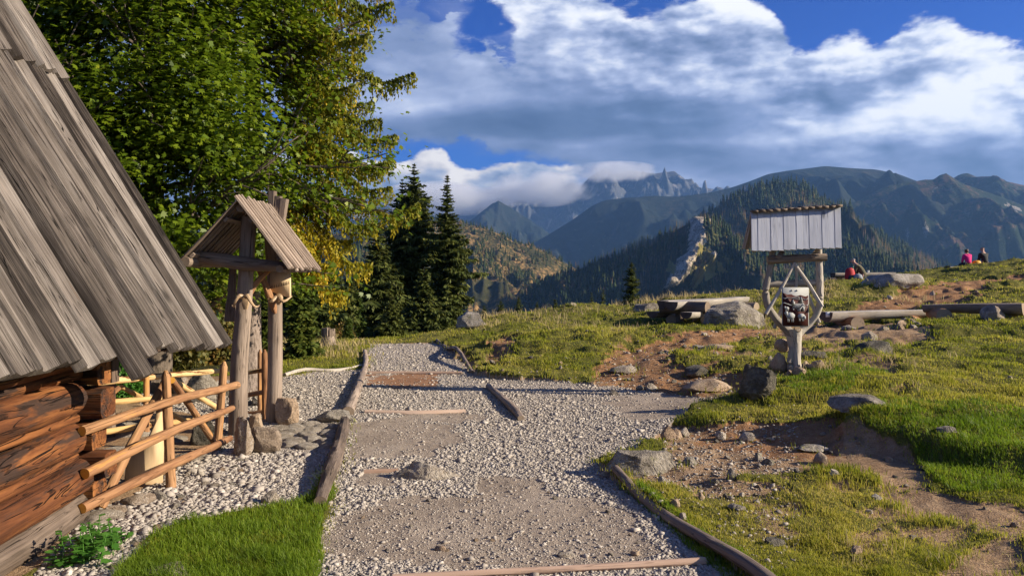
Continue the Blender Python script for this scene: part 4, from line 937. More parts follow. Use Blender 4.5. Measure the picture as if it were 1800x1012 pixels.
fence('pole_fence', 'pale yellow peeled pole fence across the back of the little yard', [
    ('rail', [w3(150, 674, 7.9), w3(260, 663, 8.5), w3(392, 651, 9.3)], [.034, .034, .028], W_FRESH, .8, None),
    ('rail', [w3(170, 709, 7.9), w3(280, 699, 8.5), w3(390, 688, 9.3)], [.030, .030, .028], W_FRESH, .25, None),
    ('rail', [w3(150, 764, 7.9), w3(240, 750, 8.4), w3(345, 738, 9.2)], [.030, .033, .030], W_FRESH, .35, None),
    ('post', p3, r3, W_BARK, .9, None), ('post', p4, r4, W_GREY, .3, None),
    ('brace', [w3(160, 722, 8.0), w3(210, 680, 8.2)], .03, W_BARK, .6, None),
    ('brace', [w3(302, 666, 8.6), w3(380, 716, 9.1)], .03, W_FRESH, .6, None), ('brace', [w3(210, 678, 8.4), w3(330, 742, 8.7)], .026, W_FRESH, .3, None)], (-3.9, 8.3, 0))
p5, r5 = post(457, 614, 722, 9.75, None, .030); p6, r6 = post(466, 614, 742, 9.3, 465, .036)
fence('pole_fence', 'short peeled pole fence between the two gate posts', [
    ('rail', [w3(423, 656, 9.7), w3(467, 650, 9.6)], .026, W_FRESH, .8, None), ('rail', [w3(415, 698, 9.7), w3(467, 688, 9.6)], .03, W_BARK, .7, None), ('rail', [w3(412, 730, 9.7), w3(467, 724, 9.6)], .03, W_BARK, .6, None),
    ('post', p5, r5, W_BARK, .9, None), ('post', p6, r6, W_BARK, .3, None)], (-3.0, 9.5, 0))
def build_slab():
    out = [(218, 862), (281, 862), (283, 800), (284, 720), (272, 722), (268, 750), (258, 775), (236, 792), (222, 815)]; Y = 6.35
    P_ = [w3(a, b_, Y) for a, b_ in out]; n = len(P_); O = P_[0].copy(); O[2] = 0
    V = np.array(P_+[p+[0, .05, 0] for p in P_])-O; L = np.array([(p[2], p[0], p[1]) for p in V])
    me = mesh_np('wood_slab', V, [np.array([list(range(n))]), np.array([list(range(2*n-1, n-1, -1))]), np.array([(i, i+n, (i+1) % n+n, (i+1) % n) for i in range(n)])], W_BLOCK, False, {'loc': L, 'tint': np.full(2*n, .6)})
    o = obj('wood_slab', me, None, O); o.rotation_euler = (0, 0, .55); tag(o, 'pale freshly cut wooden slab propped upright behind the orange pole fence', 'wood slab')
build_slab()
# ------------------------------------------------------------------ logs edging the path and cross timbers
def gp(px, py, dz=0.): p = gpt(px, py); p[2] += dz; return p
def edge_log(name, label, pts, r, mat, grp, cat='edging log', sink=.35, lump=.14, ends=None):
    P_ = [gp(a, b_) for a, b_ in pts]; rr = r if isinstance(r, list) else [r]*len(P_)
    P_ = [p+[0, 0, q*(1-sink)] for p, q in zip(P_, rr)]; O = P_[0].copy()
    b = MB(); b.sweep(P_, circ(12, 1, .9), rr, step=.07, lump=lump, lsc=2.5); o = b.build(name, [mat, ends or W_ENDD], None, origin=O); o.location = [float(c) for c in O]
    return tag(o, label, cat, grp)
GE = 'logs edging the gravel path'
edge_log('edging_log', 'far end log on the left edge of the path by the grass', [(641, 619), (643, 636), (641, 651)], [.045, .05, .05], W_GREY, GE)
edge_log('edging_log', 'long smooth log on the left edge of the path beyond the flat rock', [(640, 652), (632, 675), (622, 702), (612, 728)], [.055, .06, .065, .07], W_GREY, GE)
edge_log('edging_log', 'cracked rough log on the left edge of the path between flat rock and grass', [(606, 744), (600, 775), (592, 808), (578, 845), (562, 888)], [.05, .062, .068, .06, .045], W_GREY, GE, lump=.3)
edge_log('edging_log', 'thin curved log at the far right edge of the path', [(768, 601), (785, 612), (803, 628), (830, 655)], [.045, .045, .04, .035], W_GREY, GE)
edge_log('edging_log', 'short dark log angled into the gravel on the right of the path', [(858, 680), (880, 700), (900, 720), (916, 738)], [.04, .05, .055, .04], W_GREY, GE, sink=.2)
edge_log('edging_log', 'long near log edging the right side of the path', [(1082, 842), (1130, 880), (1190, 925), (1250, 968), (1330, 1025), (1390, 1075)], [.036, .040, .040, .042, .045, .045], W_GREY, GE, sink=.2)
GS = 'timbers laid across the path'
edge_log('cross_timber', 'thin pale timber laid across the far path above the red soil patch', [(648, 655), (730, 656), (812, 656)], .04, W_STEP, GS, 'path timber', .8)
edge_log('cross_timber', 'half buried timber across the middle of the path', [(642, 724), (730, 725), (818, 723)], .04, W_STEP, GS, 'path timber', .96)
edge_log('cross_timber', 'pinkish timber across the path at the bottom of the photo', [(690, 1020), (900, 1008), (1110, 997), (1240, 989)], [.024, .024, .024, .022], W_STEP, GS, 'path timber', .1)
edge_log('cross_timber', 'worn timber buried in the path left of the flat rock', [(640, 828), (700, 826)], .03, W_STEP, GS, 'path timber', 1.)
edge_log('root', 'bleached root lying along the edge of grass left of the path', [(500, 661), (540, 653), (580, 652), (640, 642)], [.03, .045, .035, .02], W_PALE, None, 'root', .4, .3)
# ------------------------------------------------------------------ signpost on a forked trunk
def build_sign():
    Y = 11.2; q = lambda px, py, dy=0.: w3(px, py, Y+dy)
    g0 = q(1400, 657); O = (float(g0[0]), float(g0[1]), gz(g0[0], g0[1]))
    t = thing('signpost', 'rustic signpost on a forked trunk with a board roof and brown sheep sign', 'signpost', O); random.seed(3)
    b = MB()
    b.sweep([q(1402, 672), q(1399, 630), q(1397, 600), q(1395, 578)], circ(16), [.085, .074, .09, .12], step=.05, lump=.22, lsc=3, tint=.7)
    b.sweep([q(1402, 668, .02), q(1390, 650, -.02), q(1391, 610, -.03)], circ(10), [.07, .05, .03], step=.05, lump=.2, tint=.5)
    b.sweep([q(1396, 592), q(1380, 576, .02), q(1362, 558, .03), q(1349, 535, .03), q(1346, 510, .02), q(1352, 480, .01), q(1357, 452, 0)], circ(14), [.08, .062, .054, .05, .048, .046, .044], step=.05, lump=.22, lsc=3, tint=.1)
    b.sweep([q(1396, 590), q(1412, 578, .02), q(1430, 562, .02), q(1440, 540, .01), q(1441, 500, 0), q(1439, 440, 0), q(1438, 400, 0)], circ(14), [.08, .05, .042, .048, .05, .047, .045], step=.05, lump=.16, lsc=3, tint=.75)
    b.sweep([q(1398, 586), q(1403, 578, -.10)], circ(12), [.05, .045], step=.04, lump=.1, tint=.4)
    b.sweep([q(1357, 455), q(1361, 400, .02)], circ(12), .045, step=.06, lump=.1, tint=.3)
    b.build('forked_trunk', [W_PALE, W_ENDD], t, origin=O)
    b = MB(); b.sweep([q(1349, 457, -.06), q(1400, 454, -.07), q(1452, 452, -.06)], circ(12), [.055, .058, .05], step=.06, lump=.15, lsc=3, tint=.5); b.build('beam', [W_GREY, W_ENDD], t, origin=O)['label'] = 'brown beam under the roof'
    b = MB(); b.sweep([q(1347, 499, .05), q(1400, 498, .06), q(1446, 497, .05)], circ(12), [.048, .05, .048], step=.06, lump=.12, tint=.2); b.build('beam', [W_PALE, W_ENDD], t, origin=O)['label'] = 'grey beam behind the sign'
    for px in (1368, 1428):
        b = MB(); b.sweep([q(px, 452, -.12), q(px+6, 444, .12)], circ(8, 1.3, .8), [.03, .035], step=.04, lump=.3, lsc=9, tint=.9, cap=0); b.build('bracket', [W_GREY], t, origin=O)
    for A_, B_, r, tt in (((1397, 462, -.10), (1346, 552, -.22), .024, .75), ((1397, 464, -.11), (1445, 539, -.22), .026, .95), ((1389, 492, .10), (1361, 577, .05), .022, .6), ((1407, 492, .12), (1440, 567, .0), .024, .9), ((1399, 462, .02), (1399, 508, .02), .02, .7), ((1432, 545, .06), (1437, 570, .06), .018, .3)):
        b = MB(); m = ((A_[0]+B_[0])/2+1.5, (A_[1]+B_[1])/2, (A_[2]+B_[2])/2)
        b.sweep([q(*A_), q(*m), q(*B_)], circ(10), [r*.85, r, r*1.1], step=.05, lump=.1, tint=tt); b.build('pole', [W_PALE, W_ENDD], t, origin=O)
    # roof: steep front slope and a lower back slope, shingle strip on the ridge
    fl, fr = q(1321, 442, -.22), q(1479, 436, -.22); tl, tr = q(1320, 374, .04), q(1477, 364, .04)
    fl[2] -= .0; n = 14; b = MB(); nr = np.cross(fr-fl, tl-fl); nr /= np.linalg.norm(nr)
    if nr[1] > 0: nr = -nr
    for i in range(n):
        u = (i+.5)/n; a = fl+(fr-fl)*u+(tl-fl)/np.linalg.norm(tl-fl)*random.uniform(-.006, .006); c = tl+(tr-tl)*u; w = np.linalg.norm(fr-fl)/n
        b.sweep([a+nr*.003*(i % 2), c+nr*.003*(i % 2)], rect(w*.975, .022, .2), 1., step=.08, lump=.012, up=nr, tint=random.uniform(.35, .75), cap=0)
    b.build('roof_slope', [W_SILVER], t, origin=O)['label'] = 'front roof slope of silvery vertical boards'
    b = MB(); bl, br_ = fl+[0, .46, .05], fr+[0, .46, .05]
    for i in range(n):
        u = (i+.5)/n; a = bl+(br_-bl)*u; c = tl+(tr-tl)*u+[0, .02, 0]; b.sweep([a, c], rect(w*.975, .022, .2), 1., step=.3, up=(0, .8, .6), tint=random.uniform(.3, .8), cap=0)
    b.build('roof_slope', [W_PALE], t, origin=O)['label'] = 'back roof slope'
    b = MB()
    k = 13
    for i in range(k):
        u = (i+.5)/k; c = tl+(tr-tl)*u+[0, .0, .015]; b.box(c+[0, -.02, .006*random.random()], (w*.985*14/k, .14, .034), rot=[[1, 0, 0], [0, math.cos(.12), -math.sin(.12)], [0, math.sin(.12), math.cos(.12)]], jit=.002, tint=random.uniform(.0, .3))
    b.build('ridge_shingles', [W_GREY], t, smooth=False, origin=O)
    b = MB(); b.sweep([fl+[.03, .06, .03], fr+[-.03, .06, .03]], rect(.05, .05), 1., cap=0, step=.3); b.sweep([tl+[.03, .0, -.06], tr+[-.03, .0, -.06]], rect(.06, .06), 1., cap=0, step=.3)
    for s in (0, 1):
        e = fl if s == 0 else fr; tt_ = tl if s == 0 else tr; x = .04 if s == 0 else -.04
        b.sweep([e+[x, .03, .0], tt_+[x, .0, -.03]], rect(.04, .04), 1., cap=0, step=.3)
        b.sweep([e+[x, .44, .05], tt_+[x, .03, -.03]], rect(.04, .04), 1., cap=0, step=.3)
    b.sweep([q(1436, 366, .06), q(1438, 440, .04)], circ(8), .04, cap=0); b.build('roof_frame', [W_PALE], t, origin=O)
    # sign panel with its relief picture: everything real sheet metal a few millimetres proud
    Ys = -.20; M_BR = plain('sign_brown', (.075, .022, .018), .6, 0, .2, .1); M_WH = plain('sign_white', (.42, .42, .40), .6, 0, .2, .05); M_BOLT = plain('sign_bolt', (.12, .12, .12), .4, .8)
    X0, X1, Z0, Z1 = 1374.3, 1422.0, 574.0, 504.8      # photo box of the plate
    def S(u, v, d=0.): return q(X0+(X1-X0)*u, Z1+(Z0-Z1)*v, Ys-d)
    def plate(name, poly, d0, d1, mat, parent, lab=None):
        n = len(poly); V = [S(u, v, d1) for u, v in poly]+[S(u, v, d0) for u, v in poly]
        me = mesh_np(name, np.array(V)-O, [np.array([list(range(n))]), np.array([list(range(2*n-1, n-1, -1))]), np.array([(i, i+n, (i+1) % n+n, (i+1) % n) for i in range(n)])], mat)
        o = obj(name, me, parent)
        if lab: o['label'] = lab
        return o
    def rr(a, b_, c, d, r, asp=.69):
        P_ = []
        for cx_, cy2, s in ((c-r, d+r*asp, -90), (c-r, b_-r*asp, 0), (a+r, b_-r*asp, 90), (a+r, d+r*asp, 180)):
            for k in range(4): th = R(s+k*30); P_.append((cx_+r*math.cos(th), cy2+r*asp*math.sin(th)))
        return P_
    pn = plate('sign_panel', rr(0, 1, 1, 0, .06), 0, .012, M_WH, t, 'white edged metal plate')
    ridge = [(.025, .13), (.10, .155), (.2, .185), (.27, .18), (.36, .175), (.42, .205), (.52, .225), (.6, .215), (.68, .195), (.78, .215), (.88, .235), (.975, .205)]
    plate('sign_picture', [(.025, .975)]+[(u, v) for u, v in ridge]+[(.975, .975)], .012, .0145, M_BR, pn, 'brown field below a white skyline')
    D0, D1 = .0145, .017
    def line(pts, w=.012):
        up_ = [(u, v-w) for u, v in pts]; dn = [(u, v+w) for u, v in pts[::-1]]; plate('sign_relief', up_+dn, D0, D1, M_WH, pn)
    line([(.03, .265), (.12, .285), (.2, .262), (.32, .272), (.45, .262), (.58, .255), (.66, .262)], .008); line([(.40, .275), (.5, .29), (.62, .31), (.66, .30)], .007); line([(.76, .27), (.82, .31), (.9, .315), (.97, .275)], .008)
    line([(.03, .395), (.10, .395), (.18, .42), (.25, .43), (.32, .455), (.38, .455)], .010); line([(.82, .46), (.9, .46), (.97, .445)], .008)
    def pl(pts): plate('sign_relief', pts, D0, D1+.0005, M_WH, pn)
    pl([(.42, .30), (.36, .37), (.385, .37), (.345, .43), (.375, .43), (.335, .47), (.46, .47), (.50, .43), (.465, .43), (.49, .37), (.46, .37)])      # small tree
    pl([(.71, .23), (.665, .31), (.685, .31), (.64, .365), (.665, .365), (.62, .405), (.73, .405), (.80, .405), (.775, .365), (.795, .365), (.755, .31), (.77, .31)])  # tall tree
    pl([(.745, .41), (.80, .41), (.875, .50), (.86, .515), (.82, .49), (.79, .45), (.70, .505), (.69, .495)])                                              # gable
    pl([(.71, .49), (.79, .46), (.84, .50), (.84, .60), (.76, .61), (.755, .545), (.70, .545), (.69, .61), (.58, .60), (.58, .56), (.64, .56)])      # hut walls
    pl([(.40, .535), (.45, .55), (.46, .585), (.41, .57)])
    for k in range(8):   # hatched hut roof
        u = k/8; a = (.52-.16*0+(.235)*u, .41); pl([(.50+.26*u, .412), (.522+.26*u, .412), (.392+.235*u+.0, .528+.035*u), (.370+.235*u, .525+.035*u)])
    def sheep(cx_, cy2, s, graze, k=1.):
        P_ = []
        for i in range(18):
            th = i/18*6.283; rr_ = 1+.07*math.sin(i*3.1); P_.append((cx_+.155*s*rr_*math.cos(th)*k, cy2+.085*s*rr_*math.sin(th)))
        pl(P_[::-1])
        hx = cx_-.15*s*k if not graze else cx_+.13*s; hy = cy2-.055*s if not graze else cy2+.045*s
        plate('sign_relief', [(hx-.075*s, hy-.01*s), (hx-.02*s, hy-.055*s), (hx+.06*s, hy-.05*s), (hx+.07*s, hy+.04*s), (hx, hy+.045*s), (hx-.04*s, hy+.02*s)], D0, D1+.001, M_WH, pn)
        for lx in (-.09, -.045, .05, .10): pl([(cx_+lx*s-.014*s, cy2+.05*s), (cx_+lx*s+.014*s, cy2+.05*s), (cx_+lx*s+.012*s, cy2+.15*s), (cx_+lx*s-.014*s, cy2+.15*s)])
    sheep(.32, .725, 1.05, False); sheep(.72, .735, .85, True); sheep(.19, .535, .52, False, 1.)
    for u in (.37, .56): plate('sign_bolt', [(u-.025, .075), (u-.022, .095), (u+.022, .095), (u+.025, .075), (u, .06)], .012, .016, M_BOLT, pn)
build_sign()
# ------------------------------------------------------------------ rocks
_ico = {}
def ico(sub):
    if sub in _ico: return _ico[sub]
    import bmesh
    bm = bmesh.new(); bmesh.ops.create_icosphere(bm, subdivisions=sub, radius=1); V = np.array([v.co[:] for v in bm.verts]); Fc = np.array([[v.index for v in f.verts] for f in bm.faces]); bm.free()
    _ico[sub] = (V, Fc); return _ico[sub]
def rockmesh(name, size, seed, mat, sub=4, cuts=14, rough=.14, flat=0., boxy=0.):
    V, Fc = ico(sub); V = V.copy(); r = np.random.default_rng(seed)
    if boxy: V = np.sign(V)*np.abs(V)**(1-boxy*.6); V /= np.abs(V).max(0)
    for _ in range(cuts):                      # facets
        n = r.normal(size=3); n[2] = abs(n[2])*.7; n /= np.linalg.norm(n); dd = r.uniform(.50, .82); s = V @ n-dd
        V -= np.where(s > 0, s*.97, 0)[:, None]*n
    V *= (1+rough*1.2*fbm(V*1.6+seed, 4, .55, seed % 50))[:, None]
    if sub >= 4: V *= (1+.055*fbm(V*5+seed, 5, .62, seed % 50+3, True))[:, None]
    lo, hi = V.min(0), V.max(0); V = (V-(lo+hi)/2)/(hi-lo)*np.asarray(size, float)
    if flat: V[:, 2] = np.minimum(V[:, 2], size[2]*.5*(1-flat)+.10*size[2]*fbm(np.c_[V[:, :2]*3/size[0], V[:, :1]*0]+seed, 4, .6, 4))
    me = mesh_np(name, V, [Fc], mat, True)
    try: me.set_sharp_from_angle(angle=R(28))
    except Exception: pass
    return me
def boulder(label, px, py, w, h, mat, seed, depth=.8, rot=0, flat=0., cat='boulder', name='boulder', sink=.25, grp=None, cuts=13, rough=.14, Y=None, boxy=0., tilt=0., sub=4):
    """px, py = centre of the foot of the rock in the photo; w, h = its size there, in photo pixels"""
    if Y: x, y = (px-CX)/F*Y, Y
    else: x, y = hit(px, py)
    W = w/F*y; Hh = h/F*y; Hh_t = Hh*(1+sink)
    z = gz(x, y+W*depth*.3); o = obj(name, rockmesh(name, (W, W*depth, Hh_t), seed, mat, sub, cuts, rough, flat, boxy), None, (x, y+W*depth*.38, z+Hh_t*.5-Hh*sink)); o.rotation_euler = (0, tilt, rot)
    return tag(o, label, cat, grp)
B_ = boulder
B_('large pale grey boulder lying right of the log table', 1298, 580, 112, 55, R_GREY, 3, .7, 0, cuts=11, rough=.10, sub=5)
B_('low rounded boulder left of the log table', 1138, 551, 52, 17, R_GREY, 4, .8, cuts=9)
B_('pale grey boulder at the right end of the path crest', 828, 582, 56, 28, R_GREY, 5, .7, cuts=12)
B_('small pale stone on the meadow skyline', 1006, 547, 18, 8, R_PALE, 6, .8, cat='stone', name='stone', sub=3)
B_('broad flat grey boulder in front of the far table', 1582, 517, 104, 28, R_GREY, 7, .9, sink=.4, flat=.25, cuts=11)
B_('dark boulder in the grass left below the signpost', 1338, 712, 66, 58, R_DARK, 8, .9, cuts=8, sub=5)
B_('dark low boulder in the grass right of the signpost', 1546, 634, 74, 26, R_DARK, 9, .7, cuts=9)
B_('grey rock slab at the top of the turf bank', 1535, 764, 118, 24, R_GREY, 10, .8, sink=.5, flat=.2, cuts=12, boxy=.3)
B_('dark flat rock just behind the signpost', 1432, 646, 60, 16, R_DARK, 11, .6, flat=.3)
B_('flat grey bedrock slab where the near edging log begins', 1128, 838, 150, 46, R_GREY, 12, .42, .10, .35, cat='rock slab', name='rock_slab', boxy=.3, sub=5, sink=.35, cuts=11)
B_('pale rock hump sticking out of the middle of the path', 745, 842, 124, 30, R_PALE, 13, .5, flat=0., sink=.5, rough=.20, sub=5, cat='rock', name='rock', cuts=9)
B_('flat rock bridging the left edging logs', 583, 741, 66, 19, R_GREY, 14, .7, .15, .1, cat='rock', name='rock')
B_('tall white pointed rock at the foot of the front gate post', 424, 800, 38, 70, R_BROWN, 15, .8, cat='rock', name='rock', sink=.1, cuts=9, boxy=.3)
B_('knobbly brown rock right of the white pointed rock', 463, 796, 52, 46, R_BROWN, 16, .8, cat='rock', name='rock', sink=.12, cuts=9, rough=.22)
B_('pale block of rock behind the two front gate rocks', 446, 762, 30, 36, R_TAN, 17, .8, cat='rock', name='rock', cuts=8)
B_('tall tan rock at the foot of the rear gate post', 502, 747, 42, 48, R_TAN, 18, .7, cat='rock', name='rock', sink=.1, cuts=9)
B_('grey standing stone inside the yard behind the pole fence', 352, 792, 46, 50, R_DARK, 19, .7, cat='rock', name='rock', Y=7.9)
B_('big rounded pale boulder behind the back fence', 352, 690, 62, 52, R_GREY, 20, .8, cuts=9, rough=.08, Y=10.4)
GW = 'rough stones heaped behind the back fence'
for i, (lb, px, py, w, h, m) in enumerate([('squarish brown stone left of the rounded pale boulder', 312, 668, 36, 40, R_BROWN), ('brown upright stone above the rounded pale boulder', 338, 640, 26, 30, R_BROWN), ('grey stone right of the rounded pale boulder', 368, 648, 28, 22, R_GREY),
        ('dark stone close behind the front gate post', 390, 664, 26, 26, R_DARK), ('low grey stone under the eave tip', 285, 655, 30, 26, R_BROWN), ('small grey stone in the heap by the back fence post', 268, 690, 18, 18, R_GREY), ('pale stone low in the heap by the back fence post', 275, 706, 24, 14, R_PALE), ('flat stone at the left end of the heap', 235, 700, 30, 20, R_BROWN),
        ('wide pale flat stone at the foot of the spruce', 462, 702, 60, 26, R_GREY)]):
    B_(lb, px, py, w, h, m, 60+i, .8, random.uniform(-.3, .3), cat='stone', name='stone', grp=GW, Y=10.9 if i < 5 else 10.2, boxy=.4, sub=3)
# stones round the signpost foot
for i, (lb, px, py, w, h) in enumerate([('tan block leaning on the left of the signpost foot', 1372, 662, 33, 34), ('small tan stone at the very foot of the signpost', 1391, 668, 15, 15), ('rounded tan stone in front of the signpost foot', 1409, 670, 26, 15), ('small tan stone behind the rounded one at the signpost', 1418, 660, 14, 14), ('right hand tan stone by the signpost', 1440, 661, 26, 15), ('tiny tan stone between the two right signpost stones', 1427, 661, 12, 8)]):
    B_(lb, px, py, w, h, R_TAN, 80+i, .8, cat='stone', name='stone', grp='tan stones round the signpost foot', sub=3, sink=.1, boxy=.3)
x, y = hit(1372, 662); zt = gz(x, y+.1)
o = obj('stone', rockmesh('stone', (.22, .17, .20), 91, R_TAN, 3), None, (x+.07, y+.12, zt+.36)); o.rotation_euler = (0, .7, 0); tag(o, 'tan stone balanced on top of the block beside the signpost', 'stone', 'tan stones round the signpost foot')
# single stones that can be told apart
ST = [('flat pale stone on the red soil by the path', 1099, 652, 52, 14, R_PALE), ('dark angular stone on the red soil above the flat slab', 1230, 658, 46, 18, R_DARK), ('pale stone half way between path and flat slab', 1145, 682, 24, 12, R_PALE), ('long flat slab on the red soil left of the dark boulder', 1250, 690, 88, 20, R_TAN),
      ('grey stone in the gravel fringe left of the red soil', 1079, 694, 16, 10, R_GREY), ('pointed pale stone standing at the edge of the gravel', 1176, 774, 28, 25, R_TAN), ('blocky pale stone touching the pointed pale stone', 1192, 772, 18, 18, R_TAN), ('rounded pale stone behind the pointed pale stone', 1204, 762, 18, 16, R_PALE), ('round pale stone in the lower bare soil', 1269, 768, 20, 14, R_PALE),
      ('wedge shaped pale stone in the lower bare soil', 1316, 771, 28, 15, R_PALE), ('grey pointed stone on the left of a pair in the soil', 1335, 808, 18, 14, R_GREY), ('rounded grey stone on the right of a pair in the soil', 1354, 817, 18, 12, R_GREY), ('triangular brown stone under the turf bank', 1445, 812, 26, 22, R_BROWN),
      ('long thin grey slab below the turf bank', 1432, 790, 56, 9, R_GREY), ('grey stone at the edge of the lower grass', 1288, 854, 20, 20, R_GREY), ('pale broken stone near the bedrock slab', 1167, 857, 24, 17, R_PALE), ('pale rounded stone right of the soil at the lower grass', 1468, 854, 18, 10, R_PALE), ('grey wedge at the bedrock slab right end', 1213, 826, 26, 14, R_GREY),
      ('flat bedrock plate on the upper red soil', 1268, 617, 66, 11, R_TAN), ('smaller bedrock plate beyond the first on red soil', 1282, 605, 36, 8, R_TAN), ('thin bedrock plate at the grass edge of the red soil', 1235, 607, 40, 8, R_GREY), ('white stone on the red mound', 1330, 600, 15, 9, R_PALE), ('pale stone alone on the green slope', 1111, 590, 14, 7, R_PALE), ('dark stone alone on the green slope', 1165, 600, 9, 5, R_DARK),
      ('rounded pink stone beside the near edging log', 1188, 902, 18, 14, R_TAN), ('upright tan stone right of the rounded pink stone', 1234, 886, 11, 14, R_TAN), ('pale stone touching the near edging log', 1202, 922, 15, 15, R_PALE), ('flat grey stone in the lower grass', 1298, 905, 32, 8, R_GREY), ('dark flat stone low in the bottom grass', 1364, 963, 40, 12, R_DARK), ('small white stone in the lower grass', 1305, 880, 11, 7, R_PALE),
      ('small grey stone in the lower grass', 1275, 879, 9, 7, R_GREY), ('long pale slab near the stone cluster', 1207, 868, 22, 9, R_PALE), ('brown rounded stone at the bottom right', 1508, 983, 22, 13, R_TAN), ('grey stone in the worn grass right', 1542, 888, 20, 9, R_GREY), ('pale stone in the worn grass right', 1530, 903, 14, 7, R_PALE), ('white stone alone on the right hand grass', 1776, 675, 12, 6, R_PALE),
      ('small tan stone on the turf bank', 1565, 808, 14, 8, R_TAN), ('dark stone in the shadow of the mound', 1620, 832, 20, 10, R_DARK), ('flat grey stone in the side of the mound', 1668, 804, 34, 10, R_GREY), ('tan stone at the far bottom right', 1787, 937, 16, 9, R_TAN), ('squarish pale stone in front of the left bench', 1532, 604, 28, 18, R_PALE), ('dark flat stone in front of the left bench leg', 1495, 594, 26, 9, R_GREY),
      ('pointed brown rock under the right bench', 1752, 580, 38, 27, R_BROWN), ('pale round stone before the flat far boulder', 1641, 520, 12, 9, R_PALE), ('small white stone on the upper red soil', 1565, 528, 12, 8, R_PALE), ('white stone left of the pale far boulder', 1580, 516, 10, 5, R_PALE), ('pale stone on the far brown path', 1683, 502, 14, 6, R_PALE), ('dark stone in the grass before the far table', 1528, 504, 12, 8, R_DARK),
      ('grey stone in the gravel in front of the yard fence', 472, 884, 32, 22, R_PALE), ('large round pale stone beside the yard fence', 349, 836, 16, 16, R_PALE), ('white stone among the pebbles at the fence', 330, 836, 14, 12, R_PALE), ('round grey stone at the foot of the leafy herbs', 205, 968, 22, 20, R_PALE), ('pale stone by the leafy herbs', 170, 985, 34, 22, R_PALE), ('low pale stone at the bottom left corner of the grass', 285, 1018, 84, 14, R_PALE),
      ('flat stone at the foot of the fence brace', 235, 888, 60, 18, R_BROWN), ('long stone under the lowest fence rail', 195, 905, 44, 16, R_BROWN), ('stone beside the fence post foot', 275, 876, 36, 16, R_GREY), ('pink tan stone on the near path', 775, 966, 24, 9, R_TAN), ('flat pale stone on the near path', 995, 978, 30, 8, R_PALE), ('small tan stone on the near path right', 1117, 974, 16, 8, R_TAN),
      ('grassy stone low on the green bank', 1355, 642, 16, 12, R_GREY), ('pale stone at the foot of the big boulder', 1238, 596, 12, 6, R_PALE)]
for i, (lb, px, py, w, h, m) in enumerate(ST):
    B_(lb, px, py, w, h, m, 200+i, random.uniform(.65, .95), random.uniform(-.4, .4), cat='stone', name='stone', sub=3, sink=.2, boxy=random.choice([0, .3]))
# look-alike small stones: copies of twelve shapes
protos = [rockmesh('stone', (1, random.uniform(.7, 1), random.uniform(.45, .75)), 300+i, [R_PALE, R_TAN, R_GREY][i % 3], 2, 6, .2) for i in range(12)]
def scatter(region, n, w0, w1, group, label, avoid_path=False):
    k = 0; pick_label = isinstance(label, list)
    while k < n:
        px, py = random.uniform(min(p[0] for p in region), max(p[0] for p in region)), random.uniform(min(p[1] for p in region), max(p[1] for p in region))
        if not pip(np.array([px]), np.array([py]), region)[0]: continue
        x, y = hit(px, py); s = random.uniform(w0, w1)*random.uniform(.7, 1.3)
        o = obj('stone', random.choice(protos), None, (x, y, gz(x, y)+s*.16)); o.scale = (s, s*random.uniform(.7, 1.1), s); o.rotation_euler = (random.uniform(-.3, .3), random.uniform(-.3, .3), random.uniform(0, 6.28))
        tag(o, label, 'stone', group); k += 1
scatter([(1525, 573), (1600, 570), (1625, 585), (1600, 600), (1540, 598)], 24, .13, .26, 'small pale stones in front of the left log bench', 'one of the small pale stones heaped in front of the left log bench')
scatter([(1050, 640), (1200, 610), (1340, 590), (1440, 580), (1300, 610), (1200, 650), (1300, 690), (1080, 690)], 36, .04, .12, 'small stones on the upper red soil', 'one of the small pale stones strewn on the red soil left of the signpost')
scatter([(1150, 760), (1250, 745), (1480, 755), (1560, 800), (1640, 870), (1400, 850), (1250, 880), (1100, 870), (1160, 820)], 42, .03, .075, 'small stones on the lower bare soil', 'one of the small stones strewn on the bare soil below the signpost')
scatter([(1150, 880), (1300, 860), (1780, 900), (1780, 1000), (1400, 1000)], 16, .025, .05, 'small stones in the bottom right grass', 'one of the small stones lying in the worn grass at the bottom right')
scatter([(1480, 560), (1640, 515), (1800, 485), (1800, 500), (1640, 545), (1500, 575)], 24, .07, .17, 'small stones on the far reddish path', 'one of the small pale stones on the reddish path beyond the log benches')
scatter([(640, 860), (1060, 860), (1200, 985), (570, 985)], 24, .02, .045, 'small stones on the near path', 'one of the small loose stones on the worn near path')
scatter([(300, 880), (380, 815), (430, 800), (440, 840), (330, 910), (230, 1000), (180, 1010)], 30, .04, .085, 'pale pebbles beside the yard fence', 'one of the pale pebbles along the foot of the yard fence')
scatter([(860, 645), (960, 640), (1040, 660), (860, 665)], 12, .05, .12, 'pale stones along the edge of the gravel', 'one of the pale stones along the foot of the green bank')
# cobbles before the gate
cob = [rockmesh('paving_stone', (1, .8, .34), 400+i, R_PALE, 3, 3, .08) for i in range(6)]
cpoly = [(490, 752), (520, 745), (560, 742), (596, 748), (588, 772), (575, 790), (530, 790), (500, 788)]; done = []
for _ in range(900):
    px, py = random.uniform(488, 598), random.uniform(744, 792)
    if not pip(np.array([px]), np.array([py]), cpoly)[0]: continue
    x, y = hit(px, py)
    if any((x-a)**2+(y-b)**2 < .165**2 for a, b in done): continue
    done.append((x, y)); s = random.uniform(.19, .24)
    o = obj('paving_stone', random.choice(cob), None, (x, y, gz(x, y)+.012)); o.scale = (s, s, s); o.rotation_euler = (0, 0, random.uniform(-.5, .5)); tag(o, 'one of the flat cobbles paving the ground in front of the gate', 'paving stone', 'flat cobbles before the gate')
flat = [(175, 905), (190, 850), (215, 815), (205, 790), (175, 800), (240, 760), (300, 770), (330, 800), (260, 800), (180, 760), (215, 745)]
